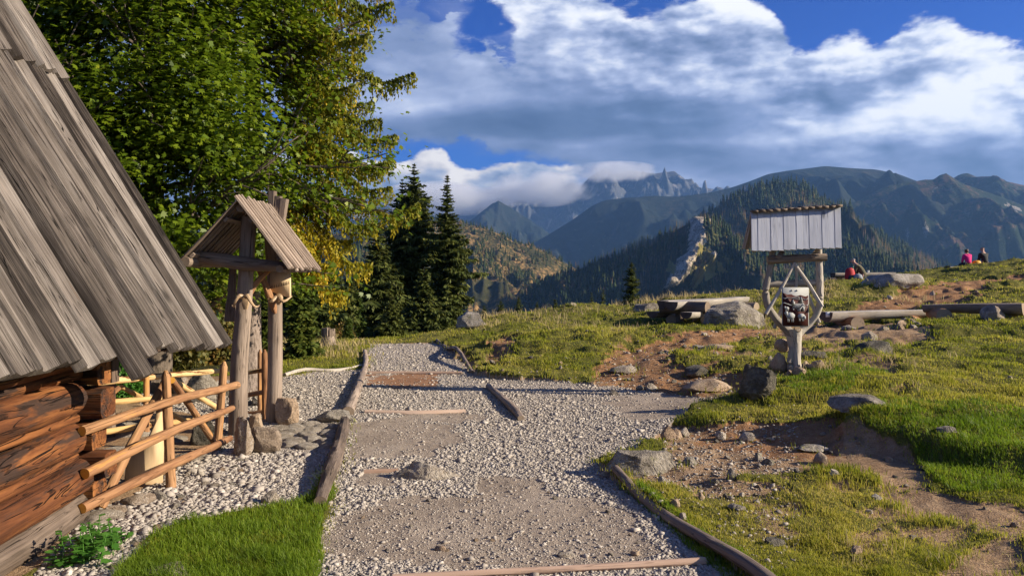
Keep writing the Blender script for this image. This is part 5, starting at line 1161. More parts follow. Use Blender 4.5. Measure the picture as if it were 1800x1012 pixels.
for i, (px, py) in enumerate(flat):
    Yf = 1.68*F/(py-H0); s = random.uniform(.28, .42)
    o = obj('paving_stone', cob[i % 6], None, ((px-CX)/F*Yf, Yf, gz((px-CX)/F*Yf, Yf)+.0)); o.scale = (s, s, s*.8); o.rotation_euler = (0, 0, random.uniform(0, 3)); tag(o, 'one of the flat stones paving the little yard behind the pole fence', 'paving stone', 'flat stones in the little yard')

build_banks()
# every loose stone is told apart by the landmark next to it
def photo_xy(o):
    x, y, z = o.location; return CX+F*x/y, H0-F*(z-CZ)/y
def tell_apart():
    marks = [(o['label'], *photo_xy(o)) for o in scene.objects if o.parent is None and 'label' in o and o.get('category') in ('stone', 'boulder', 'rock', 'rock slab', 'signpost', 'gate', 'bench', 'path timber', 'stump') and len(o['label'].split()) <= 11 and not o['label'].startswith('one of')]
    used = set()
    for pr in [p for p in scene.objects if p.get('label', '').startswith('one of')]:
        px, py = photo_xy(pr); s = pr.scale[0]; c = {'pale_granite': 'pale', 'tan_sandstone': 'tan', 'grey_granite': 'grey'}[pr.data.materials[0].name]
        noun = ('pale cobble' if pr.get('category') == 'paving stone' else ('tiny ' if s < .04 else 'small ' if s < .10 else '')+c+' stone')
        done_ = False
        for lb, mx, my in sorted(marks, key=lambda q: math.hypot(q[1]-px, (q[2]-py)*2.2))[:16]:
            dx, dy = px-mx, (py-my)*1.6
            rel = ('just left of' if dx < 0 else 'just right of') if abs(dx) > abs(dy) else ('just in front of' if dy > 0 else 'just behind')
            if math.hypot(dx, dy) > 45: rel = rel.replace('just ', '')
            L_ = noun+' '+rel+' the '+lb
            if len(L_.split()) <= 16 and L_ not in used: used.add(L_); pr['label'] = L_; done_ = True; break
# grass growing up round the feet of the larger rocks
def foot_grass():
    Xs = []; Ys = []; Ss = []
    for o in list(scene.objects):
        if o.parent is None and o.type == 'MESH' and o.get('category') in ('boulder', 'stone', 'rock', 'rock slab') and o.location.x > .6:
            dm = o.dimensions; w = max(dm.x, .02)/2; d = dm.y/2
            if w < .05: continue
            n = int(90*min(3, w/.2))+14; a = rng.uniform(0, 6.283, n); rr = rng.uniform(.92, 1.22, n)
            x = o.location.x+np.cos(a)*w*rr; y = o.location.y+np.sin(a)*d*rr; Xs.append(x); Ys.append(y); Ss.append(np.full(n, 1.0 if w > .12 else .5))
    X_ = np.concatenate(Xs); Y_ = np.concatenate(Ys); S_ = np.concatenate(Ss); mk = masks(X_, Y_)
    k = (mk['path'] < .5) & ((mk['dirt'] < .5) | (rng.uniform(0, 1, len(X_)) < .25)); X_, Y_, S_ = X_[k], Y_[k], S_[k]
    h = rng.uniform(.03, .10, len(X_))*S_*np.clip((Y_/7)**.5, .8, 2); blades('rock_foot_grass', X_, Y_, Hm(X_, Y_), h, .0024*np.clip(Y_/5, .8, 4.5), L_GRASS, 'longer grass growing round the feet of the boulders', rng.uniform(.1, .75, len(X_)), .5)
# ------------------------------------------------------------------ log tables and benches
def halflog(pts, r, mat=W_PALE, end=W_DARK, parent=None, O=None, name='bench_seat', lab=None, rot=0.):  # dark end colour stands in for shade on the log ends
    b = MB(); b.sweep(pts, half(11), r, step=.15, lump=.05, lsc=2, tint=.7); o = b.build(name, [mat, end], parent, origin=O)
    if lab: o['label'] = lab
    return o
def round_(pts, r, parent, O, name, mat=W_GREY, end=W_ENDD, lab=None):
    b = MB(); b.sweep(pts, circ(14), r, step=.12, lump=.06, lsc=2); o = b.build(name, [mat, end], parent, origin=O)
    if lab: o['label'] = lab
    return o
def picnic(label, px0, px1, pyt0, pyt1, Y, dirv, L, seatoff, hT, name='log_table'):
    pass
def log_table():
    Y = 21.5; O = w3(1235, 573, Y); O[2] = gz(O[0], O[1]); t = thing('picnic_table', 'split log table with log seats beside the large pale boulder', 'picnic table', O)
    a, c = w3(1180, 531, Y-.3), w3(1308, 522, Y+1.6)
    halflog([a, c], [.23, .19], W_PALE, W_DARK, t, O, 'table_top')
    halflog([w3(1165, 529, Y+.05), w3(1280, 524, Y+2.0)], [.20, .18], W_PALE, W_DARK, t, O, 'table_top')
    round_([w3(1163, 540, Y+.3), w3(1244, 541, Y-.55)], .17, t, O, 'cross_log', lab='thick cross log carrying the table top')
    round_([w3(1285, 540, Y+1.9), w3(1330, 541, Y+1.3)], .16, t, O, 'cross_log')
    halflog([w3(1206, 549, Y-.9), w3(1265, 547, Y+.6)], .17, W_PALE, W_DARK, t, O, 'seat', 'near log seat'); halflog([w3(1146, 548, Y+.2), w3(1220, 545, Y+2.2)], .17, W_GREY, W_DARK, t, O, 'seat', 'shaded log seat')
    for px, py, dy, r in ((1180, 562, .2, .14), (1240, 562, -.6, .13)): p = w3(px, py, Y+dy); round_([p, p+[.25, .7, 0]], r, t, O, 'foot_log')
    for px in (1195, 1225): p = w3(px, 552, Y+.2); g = gz(p[0], p[1]); round_([(p[0], p[1], g-.05), (p[0], p[1], p[2]+.1)], .12, t, O, 'leg')
log_table()
M_TAG = plain('white_tag', (.75, .75, .75), .5)
def log_bench(label, a, c, ra, rc, legs, tagp=None, mat=W_PALE, lmat=W_BARK, endm=W_DARK):  # endm: dark colour for an end in shade, lighter for a sunlit one
    O = (a+c)/2; O[2] = gz(O[0], O[1]); t = thing('log_bench', label, 'bench', O)
    s = halflog([a, (a+c)/2+[0, 0, .01], c], [ra, (ra+rc)/2, rc], mat, endm, t, O, 'seat')
    for p0, p1, r in legs: round_([p0, p1], r, t, O, 'leg', lmat, W_ENDD)
    if tagp is not None:
        b = MB(); b.box(np.array(tagp)-O, (.09, .008, .11)); o = b.build('tag', [M_TAG], t, smooth=False); o['label'] = 'small white tag nailed to the end'
Y = 18.2
a = w3(1452, 549, Y-.2); c = w3(1630, 545, Y+.7)
g1 = w3(1487, 573, Y-.35); g1b = w3(1470, 570, Y+.55)
log_bench('pale split log bench on a round log foot behind the signpost', a, c, .22, .17, [(w3(1508, 569, Y-.45), w3(1473, 568, Y+.35), .165), (w3(1600, 566, Y+.1), w3(1612, 564, Y+.9), .14)], w3(1455, 553, Y-.32))
Y = 17.3
log_bench('dark split log bench at the right edge of the photo', w3(1624, 536, Y+.9), w3(1800, 534, Y-.4), .17, .25, [(w3(1660, 556, Y+.3), w3(1640, 548, Y+.9), .17), (w3(1775, 556, Y-.2), w3(1760, 553, Y+.5), .16)], w3(1790, 540, Y-.42)+[0, -.02, 0], mat=W_GREY, endm=W_ENDD)
def far_table():
    Y = 34.0; O = w3(1510, 497, Y); O[2] = gz(O[0], O[1]); t = thing('picnic_table', 'far split log table where the hunched man sits', 'picnic table', O)
    halflog([w3(1464, 480, Y), w3(1570, 479, Y+.4)], [.21, .21], W_PALE, W_DARK, t, O, 'table_top')
    halflog([w3(1500, 491, Y-.7), w3(1558, 491, Y-.5)], .17, W_PALE, W_DARK, t, O, 'seat'); halflog([w3(1458, 489, Y+.9), w3(1540, 489, Y+1.0)], .17, W_GREY, W_DARK, t, O, 'seat')
    for px in (1475, 1555): p = w3(px, 486, Y+.2); g = gz(p[0], p[1]); round_([(p[0], p[1], min(g, p[2]-.3)-.1), (p[0], p[1], p[2]+.02)], .12, t, O, 'leg')
    for px in (1463, 1550): p = w3(px, 493, Y-.6); g = gz(p[0], p[1]); round_([(p[0], p[1], min(g, p[2]-.2)-.1), (p[0], p[1], p[2]+.02)], .1, t, O, 'leg')
far_table()
Yp = 37.2
def far_bench():
    a, c = w3(1666, 469, Yp-.2), w3(1752, 467, Yp+.15); O = (a+c)/2; O[2] = gz(O[0], O[1]); t = thing('log_bench', 'low split log bench carrying the seated pair on the skyline', 'bench', O)
    halflog([a, c], [.17, .15], W_PALE, W_DARK, t, O, 'seat')
    for k in (.15, .85): p = a+(c-a)*k; g = gz(p[0], p[1]); round_([(p[0], p[1], min(g, p[2]-.25)-.15), (p[0], p[1], p[2]-.05)], .11, t, O, 'leg')
    return a, c
BA, BC = far_bench()
# ------------------------------------------------------------------ people, grown over a skeleton with the skin modifier
def skin(name, chains, mat, parent=None, root=0, sub=2):
    """chains: lists of (x,y,z,r) or indices into earlier verts"""
    V = []; E = []; Rr = []
    for ch in chains:
        prev = None
        for q in ch:
            if isinstance(q, int): cur = q
            else: V.append(q[:3]); Rr.append(q[3] if isinstance(q[3], tuple) else (q[3], q[3])); cur = len(V)-1
            if prev is not None: E.append((prev, cur))
            prev = cur
    me = bpy.data.meshes.new(name); me.from_pydata([tuple(map(float, v)) for v in V], E, []); o = obj(name, me, parent)
    m = o.modifiers.new('skin', 'SKIN'); m.use_smooth_shade = True
    lay = me.skin_vertices[0].data
    for i, r in enumerate(Rr): lay[i].radius = r; lay[i].use_root = (i == root)
    s = o.modifiers.new('sub', 'SUBSURF'); s.levels = sub; s.render_levels = sub
    me.materials.append(mat); return o
SKIN = plain('skin', (.52, .30, .21), .55); PINK = plain('pink_fleece', (.72, .02, .20), .85); BLACK = plain('black_jacket', (.012, .013, .016), .8); OLIVE = plain('olive_jumper', (.10, .088, .05), .9, var=.4)
JEAN = plain('dark_trousers', (.03, .032, .04), .85); HAIRB = plain('brown_hair', (.09, .035, .018), .6, var=.4); HAIRG = plain('short_ginger_hair', (.22, .11, .06), .7); HAIRW = plain('thin_grey_hair', (.45, .40, .36), .7); SHOE = plain('boot', (.05, .035, .025), .7)
def seated(label, seat, yaw, hunch, top, hair, hairlen, scale=1., hands=((-.11, .30, .06), (.11, .30, .06)), legdrop=.43, headturn=0.):
    """seat = hip point on the seat; local +Y is the way the person faces"""
    t = thing('person', label, 'person', seat, rz=yaw); t.scale = (scale,)*3
    hp = .11; sp = [(0, 0, hp), (0, -.01+hunch*.06, hp+.16), (0, hunch*.16, hp+.32), (0, hunch*.28, hp+.45)]; nk = (0, hunch*.36, hp+.53); hd = (0, hunch*.46, hp+.66)
    sh = .19
    ch = [[(0, 0, hp, (.15, .11)), (*sp[1], (.13, .10)), (*sp[2], (.16, .11)), (*sp[3], (.13, .09)), (*nk, .055), (hd[0], hd[1]-.01, hd[2]-.06, .075), (*hd, (.078, .095)), (hd[0], hd[1]+.0, hd[2]+.08, .065)]]
    n = 8
    for s in (-1, 1):
        hx, hy, hz = hands[0 if s < 0 else 1]
        el = (s*(sh+.035), (sp[3][1]+hy)/2-.06, (sp[3][2]+hp+hz)/2-.10)
        ch.append([3, (s*(sh-.02), sp[3][1], sp[3][2]-.045, .062), (*el, .042), (hx, hy, hp+hz, .028), (hx*.98, hy+.05, hp+hz-.005, (.038, .018))]); w = n+3; n += 4
        for k in range(4):
            fx = (k-1.5)*.017; L = (.075, .085, .08, .062)[k]; ch.append([w, (hx+fx, hy+.05+L*.55, hp+hz-.012, .0095), (hx+fx, hy+.05+L*.85, hp+hz-.04, .008)]); n += 2
        ch.append([w, (hx-s*.04, hy+.06, hp+hz-.01, .010), (hx-s*.045, hy+.09, hp+hz-.02, .009)]); n += 2
        ch.append([0, (s*.09, .04, .09, .095), (s*.13, .42, .10, .062), (s*.13, .46, -.12, .052), (s*.13, .45, -legdrop+.08, .04), (s*.14, .58, -legdrop+.04, (.038, .03))]); n += 5
    skin('body', ch, SKIN, t)
    tp = [[(0, -.01, hp-.02, (.175, .135)), (*sp[1], (.155, .125)), (*sp[2], (.185, .135)), (*sp[3], (.155, .11)), (nk[0], nk[1]-.01, nk[2]-.01, .078)]]
    for s in (-1, 1):
        hx, hy, hz = hands[0 if s < 0 else 1]; el = (s*(sh+.035), (sp[3][1]+hy)/2-.06, (sp[3][2]+hp+hz)/2-.10)
        tp.append([3, (s*(sh-.02), sp[3][1], sp[3][2]-.045, .088), (*el, .062), (hx, hy-.015, hp+hz, .042)])
    skin('jacket', tp, top, t)
    if hairlen: skin('hood', [[(0, sp[3][1]-.11, sp[3][2]-.02, (.10, .04)), (0, nk[1]-.09, nk[2]-.02, (.09, .045))]], top, t)
    tr = [[(0, 0, .07, (.165, .12)), (0, 0, .12, (.16, .12))]]
    for s in (-1, 1): tr.append([0, (s*.09, .04, .09, .11), (s*.13, .42, .10, .080), (s*.13, .46, -.12, .068), (s*.13, .45, -legdrop+.10, .058)])
    skin('trousers', tr, JEAN, t)
    for s in (-1, 1): skin('boot', [[(s*.13, .44, -legdrop+.10, .06), (s*.13, .47, -legdrop+.04, .055), (s*.14, .60, -legdrop+.035, (.05, .035))]], SHOE, t)
    hv = [[(hd[0], hd[1]-.03, hd[2]+.0, (.088, .085)), (hd[0], hd[1]-.015, hd[2]+.075, .078)]]
    if hairlen: hv = [[(hd[0], hd[1]-.07, hd[2]-.13, .055), (hd[0], hd[1]-.055, hd[2]-.05, .092), (hd[0], hd[1]-.03, hd[2]+.02, .102), (hd[0], hd[1]-.01, hd[2]+.085, .082)]]
    skin('hair', hv, hair, t)
    me, Fc = ico(2); V = me*[.011, .008, .011]
    for s in (-1, 1):
        obj('eye', mesh_np('eye', V+np.array([hd[0]+s*.03, hd[1]+.085, hd[2]+.01]), [Fc], BLACK, True), t)
        obj('ear', mesh_np('ear', me*[.012, .02, .032]+np.array([hd[0]+s*.083, hd[1], hd[2]-.005]), [Fc], SKIN, True), t)
    obj('nose', mesh_np('nose', me*[.014, .022, .022]+np.array([hd[0], hd[1]+.098, hd[2]-.022]), [Fc], SKIN, True), t); obj('mouth', mesh_np('mouth', me*[.026, .008, .007]+np.array([hd[0], hd[1]+.082, hd[2]-.06]), [Fc], PINK, True), t)
    return t
def onseat(px, py): p = w3(px, py, Yp); return p
p = BA+(BC-BA)*.42; seated('person in a bright pink jacket with brown hair seated on the skyline bench', (p[0], p[1], p[2]+.02), R(10), .35, PINK, HAIRB, True, .93)
p = BA+(BC-BA)*.76; seated('person in a black jacket seated right of the person in pink', (p[0], p[1], p[2]+.02), R(14), .35, BLACK, HAIRG, False, 1.0)
p = w3(1519, 491, 33.3); seated('hunched man in an olive jumper with grey hair leaning over the far log table', (p[0], p[1], p[2]+.0), R(52), .95, OLIVE, HAIRW, False, 1.02, hands=((-.10, .46, .08), (.12, .48, .06)))
def pack(name, label, p, size, mats, rz=0., cat='backpack'):
    t = thing(name, label, cat, p, rz=rz); w, d, h = size
    b = MB(); k = 9; P_ = [(0, 0, h*i/(k-1)) for i in range(k)]; r = [w*.5*(.72+.28*math.sin(math.pi*min(1, .15+i/(k-1)*.85))) * (1 if i < k-1 else .55) for i in range(k)]
    b.sweep(P_, circ(14, 1, d/w), r, step=h/10, lump=.08, lsc=6, up=(0, 1, 0), cap=0); b.build('bag_body', [mats[0]], t)
    b = MB(); b.sweep([(0, -d*.35, h*.12), (0, -d*.42, h*.3), (0, -d*.36, h*.5)], circ(10, 1, .5), [w*.28, w*.32, w*.25], step=.04, cap=0, up=(0, 1, 0)); b.build('front_pocket', [mats[1]], t)
    for s in (-1, 1): b = MB(); b.sweep([(s*w*.22, d*.42, h*.9), (s*w*.26, d*.62, h*.5), (s*w*.24, d*.42, h*.08)], rect(.05, .012), 1., step=.05, cap=0, up=(0, 1, 0)); b.build('strap', [mats[1]], t)
YEL = plain('yellow_bag', (.75, .36, .01), .6); RED = plain('red_bag', (.42, .015, .02), .7); DK = plain('dark_bag', (.02, .02, .025), .7); CAN = plain('silver_can', (.6, .62, .66), .3, .8); ORG = plain('orange_wrap', (.8, .16, .02), .5); GRN = plain('green_bottle', (.10, .35, .12), .15); WHT = plain('white_cup', (.75, .75, .72), .5)
p = BA+(BC-BA)*.59+[0, 0, .01]; pack('backpack', 'small yellow backpack on the skyline bench between the two people', p, (.40, .26, .26), (YEL, YEL))
p = w3(1494, 499, 33.0); p[2] = gz(p[0], p[1]); pack('backpack', 'red and black backpack standing left of the hunched man', p, (.42, .32, .62), (RED, DK))
p = w3(1508, 496, 32.8); p[2] = gz(p[0], p[1]); pack('backpack', 'grey backpack on the ground by the hunched man', p, (.40, .3, .34), (plain('grey_bag', (.22, .24, .27), .7), DK))
def small(name, label, cat, p, prof, mat, capm=None):
    t = thing(name, label, cat, p); b = MB(); b.sweep([(0, 0, z) for z, _ in prof], circ(14), [r for _, r in prof], step=.01, up=(0, 1, 0), smoothpath=False, cap=0); b.build('bottle_body' if cat == 'bottle' else 'can_body', [mat], t)
    z = prof[-1][0]; r = prof[-1][1]; b = MB(); b.sweep([(0, 0, z), (0, 0, z+.02)], circ(12), r*1.08, step=.01, up=(0, 1, 0), cap=0); b.build('lid', [capm or WHT], t)
p = w3(1499.5, 480, 34.1); small('bottle', 'green bottle standing on the far log table', 'bottle', p, [(0, .035), (.16, .036), (.22, .014), (.27, .013)], GRN)
p = w3(1526, 480, 34.1); small('cup', 'white cup on the far log table right of the man', 'cup', p, [(0, .04), (.10, .05)], WHT)
p = w3(1746, 467, Yp+.1); small('drink_can', 'silver can at the right end of the skyline bench', 'can', p+[0, 0, .0], [(0, .03), (.01, .034), (.14, .034), (.15, .028)], CAN)
p = w3(1742, 467, Yp+.05); small('drink_can', 'orange wrapped cup beside the silver can', 'cup', p, [(0, .045), (.09, .05)], ORG)
# ------------------------------------------------------------------ stumps
def stump(label, px, py, w, h, seed, mat=W_GREY):
    x, y = hit(px, py); W = w/F*y; Hh = h/F*y; z = gz(x, y); t = thing('tree_stump', label, 'stump', (x, y, z)); random.seed(seed)
    b = MB(); b.sweep([(0, 0, -.1), (0, 0, Hh*.15), (0, 0, Hh*.5), (.02, 0, Hh*.93)], circ(24), [W*.75, W*.56, W*.46, W*.44], step=.05, lump=.22, lsc=1.0, up=(0, 1, 0), tint=.7); b.build('trunk', [mat, W_ENDD], t)
    b = MB()
    for i in range(7): a = i*.9; r = W*.42; b.sweep([(r*math.cos(a), r*math.sin(a), Hh*.6), (r*math.cos(a)*.97, r*math.sin(a)*.97, Hh*(1+.09*random.random()))], rect(W*.32, W*.12, .4), 1., step=.05, lump=.2, up=(math.cos(a), math.sin(a), 0), cap=0)
    b.build('splinters', [mat], t)
stump('weathered broken tree stump standing left of the path crest', 577, 607, 24, 29, 4)
# ------------------------------------------------------------------ trees
def quads(C, A, B, k=4):
    """diamond leaves centred C, half-axes A (length), B (width)"""
    V = np.stack([C-A, C+B, C+A, C-B], 1).reshape(-1, 3); i = np.arange(len(C))*4
    return V, np.stack([i, i+1, i+2, i+3], 1)
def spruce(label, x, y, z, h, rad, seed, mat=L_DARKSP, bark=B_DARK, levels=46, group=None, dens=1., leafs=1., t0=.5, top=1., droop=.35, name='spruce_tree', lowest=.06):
    r = np.random.default_rng(seed); t = thing(name, label, 'tree', (x, y, z), group); random.seed(seed)
    b = MB(); b.sweep([(0, 0, -.3), (0, 0, h*.3), (.0, 0, h*.7), (0, 0, h*.995)], circ(8), [h*.020+.03, h*.014+.02, h*.006+.01, .008], step=h/14, lump=.05, up=(0, 1, 0), cap=0)
    C = []; A = []; Bv = []; T = []
    az = 0
    for i in range(levels):
        f = (i+r.uniform(-.3, .3))/levels; f = min(max(f, 0), 1); zb_ = h*(lowest+(1-lowest)*f**.92)
        L = rad*((1-f)**.85*(.78+.22*math.sin(f*9+seed)))*r.uniform(.70, 1.18)+.10*rad*(1-f)+.02
        nb = max(5, int(9*(1-f*.4)))
        for k in range(nb):
            az += 2.4+r.uniform(-.4, .4); l = L*r.uniform(.62, 1.15)*(1 if r.random() > .08 else 1.25); up0 = .30*f-droop*(1-f)*.6
            m = max(4, int(l/(.075*leafs)*dens)); s = np.linspace(.12, 1, m); dv = np.array([math.cos(az), math.sin(az), 0])
            zz = zb_+l*(up0*s-droop*.75*s*s+droop*.55*s**3)
            P_ = dv[None]*(l*s)[:, None]; P_[:, 2] = zz
            side = np.array([-dv[1], dv[0], 0])
            if l > .5: b.sweep([(0, 0, zb_), P_[m//2], P_[-1]], circ(4), [.012+.010*l, .01, .004], step=l/3, cap=0, tint=.3)
            # flat sprays left and right + hanging twigs
            for sg, hang in ((-1, 0), (1, 0), (0, 1), (0, 1), (0, 1)):
                w = l*.36*(1-s*.70)+.03+.07*min(1, l); w = w*r.uniform(.5, 1.4, m)
                if hang:
                    c = P_+side*r.normal(0, .06, m)[:, None]*l; c[:, 2] -= w*.33; a = np.zeros((m, 3)); a[:, 2] = -w*.42; a += dv*r.normal(.03, .05, (m, 1)); bb = (side*r.uniform(.3, 1, (m, 1))+dv*r.uniform(-.7, .7, (m, 1)))*.045*leafs
                else:
                    c = P_+side*(sg*w*.45)[:, None]; c[:, 2] -= w*.10; a = side*(sg*w*.55)[:, None]+dv*(w*.35)[:, None]; a[:, 2] -= w*.22; bb = dv*.06*leafs+np.array([0, 0, 1])*r.normal(0, .03, (m, 1))*leafs
                    bb = np.broadcast_to(bb, (m, 3))
                C.append(c+r.normal(0, .018, (m, 3))*l); A.append(a); Bv.append(bb); T.append(np.clip(t0+r.normal(0, .18, m)+.25*(s-.6), 0, 1))
    b.build('trunk', [bark], t)
    V, f = quads(np.vstack(C), np.vstack(A), np.vstack(Bv)); obj('crown', mesh_np('crown', V, [f], mat, False, {'tint': np.repeat(np.concatenate(T), 4)}), t)
    return t
def zoff(px, py, Y): return w3(px, py, Y)
GC = 'dark spruces standing just beyond the path crest'
def crest_spruce(label, px, pyt, pyb, Y, wpx, seed, **kw):
    if 34 < Y < 42: wpx *= 1.55; kw.setdefault('dens', 1.25)
    a = w3(px, pyb, Y); h = (pyb-pyt)/F*Y; kw.setdefault('group', GC)
    return spruce(label, a[0], a[1], a[2], h, wpx/2/F*Y, seed, **kw)
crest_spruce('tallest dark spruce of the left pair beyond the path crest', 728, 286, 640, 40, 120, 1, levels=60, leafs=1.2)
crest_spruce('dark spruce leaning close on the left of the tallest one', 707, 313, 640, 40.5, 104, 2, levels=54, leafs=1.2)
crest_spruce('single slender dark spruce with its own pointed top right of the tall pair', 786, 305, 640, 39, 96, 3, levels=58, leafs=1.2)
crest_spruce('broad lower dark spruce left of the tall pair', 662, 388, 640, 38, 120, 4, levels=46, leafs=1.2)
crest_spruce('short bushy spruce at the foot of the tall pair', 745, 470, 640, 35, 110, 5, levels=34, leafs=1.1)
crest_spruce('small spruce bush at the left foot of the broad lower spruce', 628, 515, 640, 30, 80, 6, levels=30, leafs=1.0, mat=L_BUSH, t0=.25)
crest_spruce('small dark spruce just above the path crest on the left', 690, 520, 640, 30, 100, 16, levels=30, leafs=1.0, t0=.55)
crest_spruce('lone dark spruce beyond the meadow left of the log table', 1110, 460, 575, 46, 62, 7, levels=34, leafs=1.1, group='single spruces below the meadow edge')
for i, (px, pt, w, Yd, lb) in enumerate([(880, 528, 30, 75, 'small dark spruce below the meadow skyline nearest the path boulder'), (912, 520, 26, 80, 'small pointed spruce right of the path boulder'), (851, 535, 22, 70, 'little spruce tip just right of the path boulder'), (944, 530, 22, 85, 'little spruce tip in the middle of the meadow skyline'), (976, 524, 26, 90, 'pointed spruce tip left of the pale skyline stone'),
        (1060, 505, 22, 110, 'thin spruce above the skyline left of the lone dark spruce'), (1040, 512, 18, 120, 'thin spruce right of the pale skyline stone')]):
    crest_spruce(lb, px, pt, 600, Yd, w*1.5, 20+i, levels=24, leafs=2.0, dens=.7, group='single spruces below the meadow edge')
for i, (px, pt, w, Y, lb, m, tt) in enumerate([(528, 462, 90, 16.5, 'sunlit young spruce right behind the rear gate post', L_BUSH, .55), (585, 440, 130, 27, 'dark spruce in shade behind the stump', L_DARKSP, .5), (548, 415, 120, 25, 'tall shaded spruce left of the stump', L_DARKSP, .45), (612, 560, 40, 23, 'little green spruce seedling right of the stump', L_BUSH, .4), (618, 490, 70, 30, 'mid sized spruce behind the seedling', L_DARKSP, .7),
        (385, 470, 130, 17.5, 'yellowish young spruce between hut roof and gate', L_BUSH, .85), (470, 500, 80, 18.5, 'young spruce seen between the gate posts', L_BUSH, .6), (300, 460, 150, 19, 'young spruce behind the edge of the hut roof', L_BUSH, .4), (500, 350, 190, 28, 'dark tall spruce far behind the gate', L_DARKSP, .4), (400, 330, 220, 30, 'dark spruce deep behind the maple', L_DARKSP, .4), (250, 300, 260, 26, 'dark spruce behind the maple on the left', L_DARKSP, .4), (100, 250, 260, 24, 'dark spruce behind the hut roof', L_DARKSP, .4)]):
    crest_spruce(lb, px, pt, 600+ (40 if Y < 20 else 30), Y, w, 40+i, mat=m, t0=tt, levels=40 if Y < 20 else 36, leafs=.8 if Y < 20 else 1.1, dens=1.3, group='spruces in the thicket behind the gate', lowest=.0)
# autumn undergrowth
def bush(label, px, py, w, h, Y, mat, seed, n=5000, ls=.05, t0=.5, name='shrub'):
    r = np.random.default_rng(seed); x = (px-CX)/F*Y; z = gz(x, Y); W = w/F*Y/2; Hh = h/F*Y; t = thing(name, label, 'shrub', (x, Y, z)); random.seed(seed)
    b = MB()
    for i in range(9): a = r.uniform(0, 6.28); b.sweep([(0, 0, 0), (.3*W*math.cos(a), .3*W*math.sin(a), Hh*.5), (.75*W*math.cos(a), .75*W*math.sin(a), Hh*r.uniform(.7, .98))], circ(5), [.02, .014, .005], step=.2, lump=.1, cap=0)
    b.build('branches', [B_MAPLE], t)
    u = r.normal(size=(n, 3)); u /= np.linalg.norm(u, axis=1)[:, None]; rr = r.uniform(.35, 1, n)**.5; cl = 1+.35*fbm(u*2.2+seed, 3, .5, seed)
    C = u*rr[:, None]*cl[:, None]*[W, W*.8, Hh*.55]+[0, 0, Hh*.5]; C[:, 2] = np.maximum(C[:, 2], .02)
    a = r.normal(size=(n, 3)); a /= np.linalg.norm(a, axis=1)[:, None]; bb = np.cross(a, r.normal(size=(n, 3))); bb /= np.linalg.norm(bb, axis=1)[:, None]
    V, f = quads(C, a*ls*r.uniform(.6, 1.2, (n, 1)), bb*ls*.6); obj('foliage', mesh_np('foliage', V, [f], mat, False, {'tint': np.repeat(np.clip(r.normal(t0, .2, n), 0, 1), 4)}), t)
bush('reddish autumn shrub seen between hut eave and gate', 362, 600, 90, 110, 15.5, L_DRY, 3, 5000, .05, .6)
bush('yellow green shrub low behind the back fence', 300, 640, 120, 90, 13.5, L_DRY, 4, 4000, .05, .3)
bush('low shrub behind the hut corner', 215, 700, 90, 70, 10.2, L_HERB, 5, 2500, .03, .3)
bush('bare greyish shrub in front of the shaded slope beyond the stump', 600, 585, 60, 60, 25, L_DRY, 6, 900, .05, .55)
# leafy herbs at the hut corner
def herbs():
    r = np.random.default_rng(8); x, y = hit(162, 975); t = thing('leafy_herb', 'bright green nettle like herb growing against the hut base log', 'plant', (x, y, gz(x, y)))
    b = MB(); C = []; A = []; Bv = []
    for i in range(42):
        px, py = r.uniform(-.13, .13), r.uniform(-.20, .25); h = r.uniform(.06, .20); lx, ly = r.normal(0, .03, 2)
        b.sweep([(px, py, 0), (px+lx, py+ly, h)], circ(5), .003, step=.06, cap=0)
        for k in range(9):
            f = .3+.7*k/8; a = r.uniform(0, 6.28); d = np.array([math.cos(a), math.sin(a), r.uniform(-.3, .3)]); L = r.uniform(.022, .038)*(1.2-.3*f); c = np.array([px+lx*f, py+ly*f, h*f])+d*L
            C.append(c); A.append(d*L); Bv.append(np.array([-d[1], d[0], r.uniform(-.2, .2)])*L*.72)
    b.build('stems', [L_HERB], t); V, f = quads(np.array(C), np.array(A), np.array(Bv)); obj('leaves', mesh_np('leaves', V, [f], L_HERB, False, {'tint': np.repeat(r.uniform(0, 1, len(C)), 4)}), t)
herbs()
